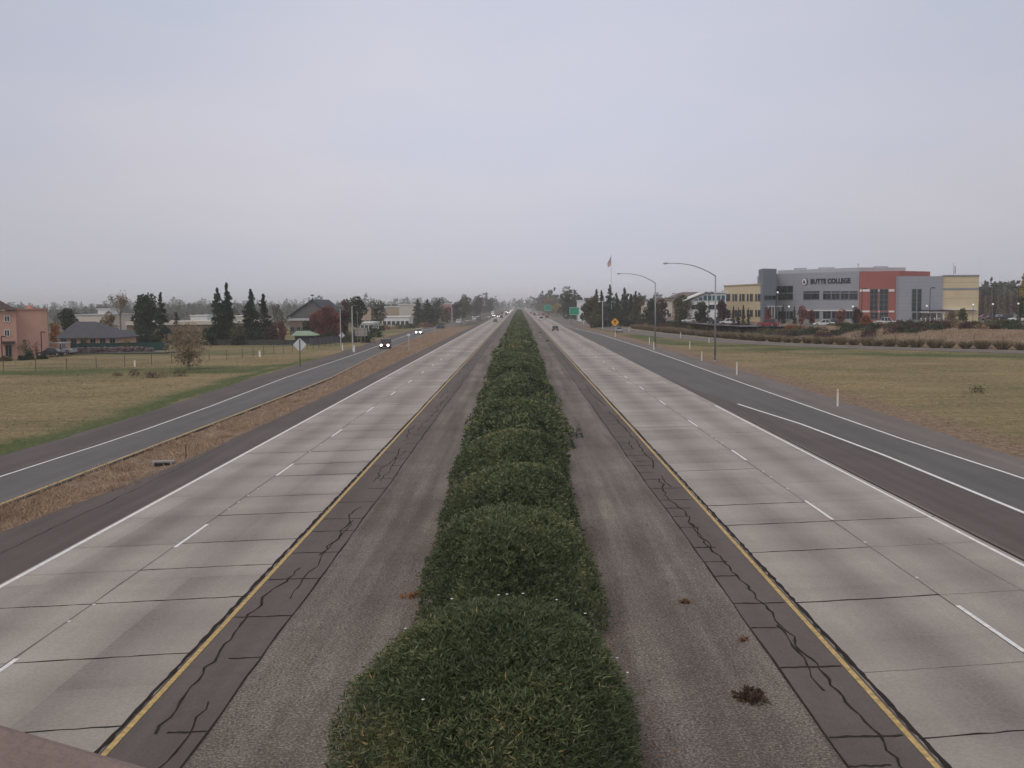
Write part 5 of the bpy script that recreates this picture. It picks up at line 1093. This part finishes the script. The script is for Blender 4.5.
# ------------------------------------------------------------------ street lamps, poles, signs, posts
M_gal = mat('galvanised_steel', (.30, .31, .33), .5, .6, var=.08, scale=2); M_lgal = mat('pale_steel', (.42, .42, .42), .55, .3, var=.06)
def street_lamp(px, py, ytop, arm_px, label):
    x, y, _ = gp(px, py); Ht = P(px, ytop, y)[2]; root = empty('street_lamp', (x, y, float(gh(x, y))), 0, label, 'street lamp', 'tall street lamps on the right roadside')
    b = MB(); b.tube([(0, 0, .25), (0, 0, Ht)], [.135, .085], 12); b.build('pole', M_gal, root, True)
    b = MB(); b.box(0, 0, .12, .42, .42, .06); b.tube([(0, 0, .14), (0, 0, .3)], [.19, .15], 10)
    for sx in (-1, 1):
        for sy in (-1, 1): b.tube([(sx*.16, sy*.16, .1), (sx*.16, sy*.16, .22)], .02, 6)
    b.build('base', M_gal, root); La = arm_px/F*y; rise = La*.245
    b = MB(); b.tube([(0, 0, Ht-.05), (-La*.12, 0, Ht+rise*.28), (-La*.26, 0, Ht+rise*.56), (-La*.42, 0, Ht+rise*.80), (-La*.62, 0, Ht+rise*.95), (-La*.8, 0, Ht+rise), (-La*.92, 0, Ht+rise)], [.075, .065, .06, .055, .05, .045, .04], 8); b.build('arm', M_gal, root, True)
    b = MB(); zc_ = Ht+rise; b.tube([(-La*.9, 0, zc_), (-La*.94, 0, zc_+.01), (-La*.985, 0, zc_-.01), (-La, 0, zc_-.03)], [.05, .13, .12, .05], 8); hd = b.build('lamp_head', M_lgal, root, True)
    b = MB(); b.ball(-La*.965, 0, zc_-.1, .10, 8, .6); b.build('lens', mat('lamp_lens', (.5, .5, .48), .2), hd)
    b = MB(); b.box(0, -.14, .75, .12, .03, .2); b.build('hand_hole', M_lgal, root)
street_lamp(715, 362, 275.5, 52, 'taller, nearer street lamp with a long curved arm in front of the yellow wing')
street_lamp(655.2, 348, 282.5, 38, 'shorter looking, farther street lamp with a curved arm left of the taller one')
def lot_lamp(px, D, ytop, label, twin=True, hm=None):
    x, y, _ = P(px, 300, D); zb = float(gh(x, y)); zt = P(px, ytop, D)[2]-zb; root = empty('lot_lamp', (x, y, zb), 0, label, 'lamp post', 'parking lot lamp posts')
    b = MB(); b.tube([(0, 0, 0), (0, 0, .8)], .22, 10); b.tube([(0, 0, .8), (0, 0, zt-.1)], [.09, .07], 8); b.build('pole', hm or M_black, root)
    for sx in ((-1, 1) if twin else (1,)):
        b = MB(); b.box(sx*.22, 0, zt-.12, .4, .08, .08); b.box(sx*.68, 0, zt-.08, .75, .38, .22, tx=.9, ty=.8); b.build('lamp_head', hm or M_black, root)
for px, D, yt, lb, tw in [(776, 236, 288.5, 'dark lamp post before the college entrance', False), (862, 236, 288, 'dark lamp post at the left edge of the brick part', False), (930, 236, 287.5, 'dark lamp post before the right grey block', False),
                          (709, 262, 292, 'black lamp post with twin heads beside the taller street lamp', True), (676, 300, 293.5, 'black twin lamp post above the wide olive tree', True), (658, 320, 295, 'black twin lamp post right of the shorter street lamp', True),
                          (643, 330, 295.5, 'black twin lamp post left of the shorter street lamp', True), (993.5, 262, 285.2, 'black twin lamp post in the right parking lot, left one of two', True), (1018.5, 258, 287, 'black twin lamp post in the right parking lot, right one of two', True)]:
    lot_lamp(px, D, yt, lb, tw)
M_globe = mat('globe_lit', (.85, .85, .82), .4, emit=(1, .96, .9), es=.35)
def globe(px, D, yc, label):
    x, y, _ = P(px, 300, D); zb = float(gh(x, y)); zt = P(px, yc, D)[2]-zb; root = empty('globe_lamp', (x, y, zb), 0, label, 'globe lamp', 'white globe lamps at the college')
    b = MB(); b.tube([(0, 0, 0), (0, 0, zt-.25)], .06, 8); b.tube([(0, 0, zt-.3), (0, 0, zt-.2)], .13, 8); b.build('pole', M_frame, root); b = MB(); b.ball(0, 0, zt, .22, 12); b.build('globe', M_globe, root, True)
for px, D, yc, lb in [(777.6, 240, 292.4, 'white globe lamp high beside the dark entrance lamp post'), (789, 242, 306.6, 'white globe lamp right of the college entrance'), (853, 242, 306.6, 'white globe lamp left of the brick part'), (927, 242, 306, 'white globe lamp before the right grey block'),
                      (973.4, 246, 304.8, 'white globe lamp against the right yellow wall'), (993, 250, 304.2, 'white globe lamp in the right parking lot beside the maroon car'), (1018.5, 246, 303.6, 'white globe lamp nearest the right edge of the picture')]: globe(px, D, yc, lb)
# small twin white lamp by the conifers
x, y, _ = P(602.6, 310, 330); root = empty('twin_lamp', (x, y, float(gh(x, y))), 0, 'slim white post with two small white lamps left of the spruces', 'lamp post')
zt = P(602.6, 301.5, 330)[2]-float(gh(x, y)); b = MB(); b.tube([(0, 0, 0), (0, 0, zt)], .09, 8); b.tube([(-1.0, 0, zt-.1), (.9, 0, zt+.15)], .05, 6); b.build('pole', W_wht, root)
for sx, dz in ((-1.05, 0), (.9, .25)): b = MB(); b.box(sx, 0, zt+dz, .6, .4, .4); b.build('lamp_head', W_wht, root)
def pole(px, D, q0, r_, label, m=None, z0=None, name='utility_pole', cat='pole', cap=None):
    x, y, _ = P(px, 320, D); zb = float(gh(x, y)) if z0 is None else z0; zt = P(px, q0, D)[2]-zb; root = empty(name, (x, y, zb), 0, label, cat)
    b = MB(); b.tube([(0, 0, 0), (0, 0, zt)], [r_, r_*.75], 8); b.build('shaft', m or M_lgal, root)
    if cap: b = MB(); cap(b, zt); b.build('crossarm', M_frame, root)
    return root
Dp = gp(341, 348)[1]; pole(340.3, Dp, 309, .12, 'slim pale pole left of the taller pale pole beside the left ramp')
Dp = gp(352.5, 351)[1]; pole(352.2, Dp, 306, .14, 'tall pale pole left of the grey sign panel', cap=lambda b, z: b.tube([(0, 0, z-.05), (1.1, 0, z+.15)], .05, 6))
pole(452, 470, 307.5, .28, 'grey pole beside the white van at the far end of the left ramp'); pole(357.5, 235, 312, .10, 'thin dark pole just left of the grey sign panel', M_frame); pole(575, 700, 294, .2, 'far thin pole near the green guide sign', M_frame)
for px, D, q0, lb in ((41.3, 166, 331.5, 'brown hooked lamp post in front of the salmon lodge wall'), (1.5, 160, 336, 'brown hooked lamp post at the left edge by the lodge door')):
    x, y, _ = P(px, 340, D); zt = P(px, q0, D)[2]; root = empty('hooked_lamp', (x, y, 0), 0, lb, 'lamp post', 'hooked lamp posts at the lodge'); mm = mat('rust_brown_metal', (.10, .035, .03), .6)
    b = MB(); b.tube([(0, 0, -.1), (0, 0, zt), ], .09, 8); b.build('pole', mm, root); b = MB(); b.tube([(0, 0, zt-.05), (.5, 0, zt-.02)], .06, 6); b.box(.45, 0, zt-.12, .5, .25, .15); b.build('lamp_head', mm, root)
M_post0 = mat('dark_sign_post', (.06, .055, .05), .8)
def diamond(px, pyb, yc, half, label, back=True, colm=None, pole_m=None, arrow=False, D=None, polepx=None):
    if D is None: x, y, _ = gp(px, pyb)
    else: x, y, _ = P(px, 330, D)
    zb = float(gh(x, y)); zc_ = P(px, yc, y)[2]-zb; s_ = half/F*y; root = empty('diamond_sign', (x, y, zb), 0, label, 'road sign')
    b = MB(); b.tube([(0, 0, -.1), (0, 0, zc_+(s_*.9 if back else 0))], .055 if back else .05, 8); b.build('post', pole_m or M_post0, root)
    b = MB(); yo = .07 if back else -.07; c8 = []
    for k in range(4):
        for da in (-.10, .10): a = k*pi/2+da; r_ = s_; c8.append((r_*math.cos(a), r_*math.sin(a)))
    vs = [(u, yo, zc_+v) for u, v in c8]+[(u, yo+.012, zc_+v) for u, v in c8]; b.add(vs, [tuple(range(8)), tuple(range(15, 7, -1))]+[(i, i+8, (i+1) % 8+8, (i+1) % 8) for i in range(8)]); pl_ = b.build('panel', colm or M_lgal, root)
    if arrow:
        b = MB(); k = s_; f = yo-.006
        b.add([(-.10*k, f, zc_-.5*k), (.10*k, f, zc_-.5*k), (.10*k, f, zc_+.12*k), (-.10*k, f, zc_+.12*k)], [(0, 1, 2, 3)]); b.add([(-.34*k, f, zc_+.12*k), (.34*k, f, zc_+.12*k), (0, f, zc_+.58*k)], [(0, 1, 2)]); b.build('arrow', M_black, pl_)
    return root
M_signback = mat('sign_back_aluminium', (.62, .64, .66), .45, .15, var=.06)
diamond(300.2, 367, 344.8, 6.4, 'bare metal back of a large diamond sign on a dark post beside the left ramp', colm=M_signback)
diamond(342, 350, 335.3, 2.9, 'small grey backed diamond sign at the foot of the pale poles', colm=M_signback)
diamond(615, 0, 322.3, 4.0, 'yellow orange diamond sign with a black upright arrow beside the right ramp', False, mat('sign_yellow', (.75, .36, .03), .5), M_frame, True, D=318)
x, y, _ = P(361, 332, 222); root = empty('panel_sign', (x, y, float(gh(x, y))), 0, 'blank grey back of a wide rectangular sign on two posts beside the left ramp', 'road sign'); z1 = P(361, 327.7, 222)[2]; z0 = P(361, 336, 222)[2]; hw = 6/F*222
b = MB(); b.box(0, .08, (z0+z1)/2, hw*2, .03, z1-z0); b.build('panel', mat('dull_sign_back', (.33, .30, .28), .7, .1), root)
for sx in (-1, 1): b = MB(); b.box(sx*hw*.6, 0, z1/2, .1, .1, z1); b.build('post', M_frame, root)
b = MB(); b.box(0, .05, z0+.25*(z1-z0), hw*1.96, .03, .08); b.box(0, .05, z0+.75*(z1-z0), hw*1.96, .03, .08); b.build('rail', M_frame, root)
def green_sign(px, D, q0, q1, half, label):
    x, y, _ = P(px, 310, D); zb = float(gh(x, y))*0; z1 = P(px, q0, D)[2]; z0 = P(px, q1, D)[2]; hw = half/F*D; root = empty('guide_sign', (x, y, zb), 0, label, 'road sign', 'green guide signs')
    b = MB(); b.box(0, 0, (z0+z1)/2, hw*2, .06, z1-z0); p_ = b.build('panel', mat('sign_green', (.01, .27, .17), .5), root); b = MB(); t = .10; zz = (z0+z1)/2; hh = (z1-z0)/2-.12; ww = hw-.12
    for (cx, cz, sx, sz) in ((0, zz+hh, ww*2, t), (0, zz-hh, ww*2, t), (-ww, zz, t, hh*2-t), (ww, zz, t, hh*2-t)): b.box(cx, -.036, cz, sx, .012, sz)
    b.build('border', W_wht, p_)
    for sx in (-1, 1): b = MB(); b.box(sx*hw*.62, .12, z1/2, .2, .15, z1); b.build('post', M_frame, root)
green_sign(574.3, 425, 307.2, 315, 4.9, 'larger green guide sign with a white border before the big dark tree'); green_sign(547.8, 715, 304.8, 310.8, 3.5, 'smaller, farther green guide sign left of the yellow tree')
# narrow edge-on sign and marker posts on the left
def marker(px, pyb, ytop, label, m=None, w_=.12, name='marker_post', cat='marker post', group=None, tilt=0, plate=False):
    x, y, _ = gp(px, pyb); zb = float(gh(x, y)); h = P(px, ytop, y)[2]-zb; root = empty(name, (x, y, zb), 0, label, cat, group); root.rotation_euler = (0, tilt, 0)
    b = MB(); b.prism([(-w_/2, .0), (-w_*.3, .02), (w_*.3, .02), (w_/2, 0), (w_*.3, -.012), (-w_*.3, -.012)], -.1, h*.97); b.box(0, 0, h*.98, w_*.85, .03, h*.04, tx=.6); b.build('blade', m or W_wht, root)
    b = MB(); b.box(0, -.016, h*.86, w_*.7, .006, h*.14); b.build('reflector', mat('reflector', (.55, .5, .35), .3), root)
    if plate: b = MB(); b.box(0, -.03, h*.9, .5, .02, .35); b.build('plate', M_signback, root)
    return root
dl = mat('delineator_plastic', (.72, .70, .62), .6, var=.08, scale=4)
for px, pb, yt, lb in [(837.6, 406.5, 388.8, 'nearest white marker post, alone at the dirt edge below the right field'), (736.8, 375, 361.8, 'white marker post just right of the taller street lamp'), (701.7, 360.8, 351.6, 'white marker post just left of the taller street lamp'),
                       (689.8, 348.8, 341, 'white marker post in the grass between the two street lamps'), (653.8, 350, 341.5, 'white marker post at the foot of the shorter street lamp'), (649.4, 344.4, 337, 'white marker post left of the shorter street lamp'),
                       (680.4, 338, 332, 'white marker post on the ramp edge between the lamps'), (709, 343, 337.6, 'small white marker post on the ramp edge by the taller lamp'), (615.2, 337, 331.3, 'white marker post below the silver car'), (629, 331.5, 327, 'farthest white marker post right of the silver car'), (583.5, 324.5, 318.7, 'white marker post below the green guide sign')]:
    marker(px, pb, yt, lb, dl, .15+.0*px, group='white marker posts on the right')
marker(409, 351, 333, 'grey post with a narrow plate between the left ramp and the freeway', M_lgal, .14, plate=True); marker(435, 334, 327, 'grey post on the strip right of the white car', M_lgal, .12)
marker(342.5, 350.2, 343.5, 'short white post at the foot of the slim pale pole', dl, .22); marker(354, 352.2, 345, 'stubby yellow white post at the foot of the tall pale pole', dl, .34); marker(186, 456, 441, 'thin dark marker post in the weedy strip above the culvert', mat('dark_post', (.08, .07, .06), .8), .06)
marker(259.8, 357.3, 350.5, 'white fence gate post left of the diamond sign', W_wht, .3)
marker(134.8, 366.5, 360, 'short white post below the wire fence left of the brown tree', W_wht, .22)
marker(596.5, 633, 612, 'white stake leaning against the right side of the hedge', W_wht, .07, 'white_stake', 'stake', tilt=-.22)
# culvert
x, y, _ = gp(163, 463); cu = empty('drain_culvert', (x, y, float(gh(x, y))), .15, 'small concrete drain with a dark opening in the weedy strip', 'culvert')
b = MB(); b.box(0, .15, .15, 1.1, .5, .07); b.box(-.46, .1, .0, .12, .5, .28); b.box(.42, .1, .0, .12, .5, .28); b.build('headwall', mat('old_concrete', (.30, .27, .25), .9, var=.2, scale=4), cu); b = MB(); b.box(-.02, -.02, -.0, .74, .45, .21); b.build('opening_shade', M_black, cu)  # black block stands in for the shade inside the drain opening
# tyre scraps on the inner right shoulder
for px, py_, s_, lb in ((547.5, 341.5, 1.0, 'black tyre scrap on the inner right shoulder'), (540, 333, .8, 'smaller black scrap farther up the inner right shoulder')):
    x, y, _ = gp(px, py_); b = MB(); b.tube([(-.35*s_, 0, .04), (-.12*s_, .1, .16*s_), (.15*s_, .05, .22*s_), (.4*s_, -.1, .05)], [.05, .13*s_, .12*s_, .04], 6); o = b.build('tyre_scrap', M_tyre); o.location = (x, y, .01); tag(o, lb, 'tyre scrap')
# fences
def wire_fence(pts, n_posts, h, label, m, wires=3, group=None, pr=.05):
    root = empty('wire_fence', (pts[0][0], pts[0][1], float(gh(*pts[0]))), 0, label, 'fence', group); pts = [Vector(p) for p in pts]
    seg = [0]
    for a, b_ in zip(pts[:-1], pts[1:]): seg.append(seg[-1]+(b_-a).length)
    def at_(s_): return (float(np.interp(s_, seg, [p.x for p in pts])), float(np.interp(s_, seg, [p.y for p in pts])))
    ps = [at_(seg[-1]*i/(n_posts-1)) for i in range(n_posts)]
    for x, y in ps: b = MB(); z = float(gh(x, y)); b.tube([(x, y, z-.2), (x, y, z+h)], pr, 6); attach(b.build('post', m), root)
    b = MB()
    for k in range(wires): b.tube([(x, y, float(gh(x, y))+h*(.3+.65*k/max(1, wires-1))) for x, y in ps], .012, 4)
    attach(b.build('wire', M_gal), root)
M_post = mat('weathered_post', (.11, .09, .075), .9)
fpts = [gp(-30, 374)[:2], gp(60, 369.5)[:2], gp(150, 365)[:2], gp(240, 358)[:2], gp(300, 351)[:2], gp(345, 344)[:2]]
wire_fence(fpts, 26, 1.5, 'thin post and wire fence crossing the left field below the lodge', M_post)
def panel_fence(name, p0, p1, D0, D1, h, npan, m, label, cat='fence', postm=None, base=None):
    A, B = plan(p0, D0), plan(p1, D1); zb = float(gh(*A)) if base is None else base; root = empty(name, (A[0], A[1], zb), 0, label, cat); L_ = math.dist(A, B); b = MB(); facade_box(b, A, B, 0, L_, zb+.05, zb+h, 0, .05); attach(b.build('panel', m), root)
    for k in range(npan+1): b = MB(); facade_box(b, A, B, L_*k/npan-.05, L_*k/npan+.05, zb-.2, zb+h+.1, .08, .1); attach(b.build('post', postm or m), root)
panel_fence('screen_fence', 56, 167, 190, 194, 1.55, 14, mat('green_mesh', (.012, .055, .050), .8, var=.25, scale=.5), 'dark green screen fence in front of the slate roof house')
M_rock = mat('purple_rock', (.13, .095, .095), .95, var=.5, scale=2.5, bump=.6, bscale=4)
b = MB(); rr = random.Random(3); A, B = plan(58, 182), plan(150, 186)
for k in range(150):
    t = rr.random(); s_ = rr.uniform(.3, .6); b.ball(A[0]+(B[0]-A[0])*t+rr.uniform(-.4, .4), A[1]+(B[1]-A[1])*t+rr.uniform(-.3, .3), rr.choice((.15, .5, .75)), s_, 6, .75)
o = b.build('rock_wall', M_rock); tag(o, 'low wall of rough purplish rocks below the green screen fence', 'rock wall')
panel_fence('board_fence', 309, 348, 212, 232, 1.5, 10, mat('grey_boards', (.105, .105, .115), .9, var=.2, scale=1), 'dark grey board fence below the red autumn grove')
panel_fence('board_fence', 166, 300, 222, 214, 1.1, 18, mat('dark_boards', (.05, .055, .05), .9, var=.25, scale=1), 'low dark board fence at the foot of the redwoods')
for i, px in enumerate((921, 925.5, 930, 934.5, 939)):
    x, y, _ = P(px, 320, 236); o = empty('bollard', (x, y, float(gh(x, y))), 0, ('leftmost', 'second', 'middle', 'fourth', 'rightmost')[i]+' white bollard of the row before the right grey block', 'bollard', 'white bollards at the college')
    b = MB(); b.tube([(0, 0, -.1), (0, 0, 1.5)], .15, 8); b.ball(0, 0, 1.5, .15, 8, .6); b.build('shaft', W_wht, o); b = MB(); b.tube([(0, 0, 1.2), (0, 0, 1.32)], .158, 8); b.build('band', M_frame, o)
wire_fence([offset_poly(RR, -7, 6)[i] for i in range(12, 50, 3)], 34, 1.6, 'dark wire fence along the weedy bank below the college', M_post, 4)
# large drooping flag
x, y, _ = P(611.2, 290, 450); zt = P(611.2, 255.5, 450)[2]; fp = empty('flagpole', (x, y, float(gh(x, y))), 0, 'tall pale flagpole rising above the spruces', 'flagpole'); zt -= float(gh(x, y))
b = MB(); b.tube([(0, 0, 0), (0, 0, zt)], [.22, .09], 10); b.build('pole', W_wht, fp); b = MB(); b.ball(0, 0, zt+.15, .18); b.build('finial', mat('gold_ball', (.5, .35, .1), .3, .8), fp)
b = MB(); nu, nv = 26, 26; hoist = 3.6
def fpnt(u, v): a = 1.12+.06*math.sin(u*7); L_ = u*6.4; return (x-.12-L_*math.cos(a)*.55-.25*math.sin(u*9+v*3)*u*.5, y+.35*math.sin(u*11+v*2.3)*u, zt+float(gh(x, y))-.2-v*hoist*(1-.45*u)-L_*math.sin(a)*.62)
vs = [fpnt(i/nu, j/nv) for i in range(nu+1) for j in range(nv+1)]; fs = []; mi = []
for i in range(nu):
    for j in range(nv):
        k = i*(nv+1)+j; b.add([vs[k], vs[k+1], vs[k+nv+2], vs[k+nv+1]], [(0, 1, 2, 3)], 2 if (i < nu*.4 and j < nv*7/13) else (0 if (j//2) % 2 == 0 else 1))
for i in range(1, 10, 2):                                    # stars, in staggered rows
    for j in range(1, 13, 3):
        p_ = fpnt((i+.5)/nu, (j+.5)/nv); b.add([(p_[0]-.06, p_[1]-.03, p_[2]-.06), (p_[0]+.06, p_[1]-.03, p_[2]-.06), (p_[0]+.06, p_[1]-.03, p_[2]+.06), (p_[0]-.06, p_[1]-.03, p_[2]+.06)], [(0, 1, 2, 3)], 1)
o = b.build('flag', [mat('flag_red', (.42, .03, .04), .9), mat('flag_white', (.7, .7, .7), .9), mat('flag_blue', (.02, .03, .12), .9)]); tag(o, 'limp red, white and blue striped flag hanging from the tall pole', 'flag')
# ------------------------------------------------------------------ the overpass the picture is taken from
a0, a1 = gp(0, 731, 7.45), gp(125, 768, 7.45); ux, uy = a1[0]-a0[0], a1[1]-a0[1]; L_ = math.hypot(ux, uy); ux /= L_; uy /= L_; nx, ny = -uy, ux
if nx*(0-a0[0])+ny*(0-a0[1]) < 0: nx, ny = -nx, -ny
br = empty('overpass', (a0[0]+nx*5, a0[1]+ny*5, 0), 0, 'pinkish concrete overpass parapet cutting the bottom left corner of the picture', 'bridge')
M_par = mat('pink_concrete', (.225, .165, .145), .9, var=.16, scale=7, bump=.5, bscale=60)
def bridge_bar(name, o0, o1, z0, z1, m, bev=0.):
    b = MB(); s0, s1 = -45, 45; prof = [(o0, z0), (o0, z1-bev), (o0+bev*.3, z1-bev*.3), (o0+bev, z1), (o1-bev, z1), (o1-bev*.3, z1-bev*.3), (o1, z1-bev), (o1, z0)] if bev else [(o0, z0), (o0, z1), (o1, z1), (o1, z0)]
    n_ = len(prof); vs = []
    for s_ in (s0, s1): vs += [(a0[0]+ux*s_+nx*o, a0[1]+uy*s_+ny*o, z) for o, z in prof]
    b.add(vs, [(i, (i+1) % n_, (i+1) % n_+n_, i+n_) for i in range(n_)]+[tuple(range(n_-1, -1, -1)), tuple(range(n_, 2*n_))]); return attach(b.build(name, m), br)
bridge_bar('parapet', -.035, .28, 6.4, 7.45, M_par, .03); bridge_bar('deck', .02, 11.5, 6.05, 6.398, M_par); bridge_bar('girder', .9, 2.2, 5.1, 6.048, M_par); bridge_bar('girder', 9, 10.3, 5.1, 6.048, M_par); bridge_bar('parapet', 11.25, 11.53, 6.4, 7.45, M_par, .03)
# ------------------------------------------------------------------ haze
b = MB(); b.box(0, 1750, 17.5, 8000, 4500, 39); hz = b.build('haze', []); hz['kind'] = 'stuff'
m = bpy.data.materials.new('haze'); m.use_nodes = True; n = m.node_tree.nodes; l = m.node_tree.links; n.remove(n['Principled BSDF']); v = n.new('ShaderNodeVolumePrincipled')
v.inputs['Color'].default_value = (.985, .985, .99, 1); v.inputs['Density'].default_value = .00031; v.inputs['Anisotropy'].default_value = .35; l.new(v.outputs[0], n['Material Output'].inputs['Volume']); hz.data.materials.append(m)
tag(hz, 'thin grey autumn haze over the plain', 'haze')
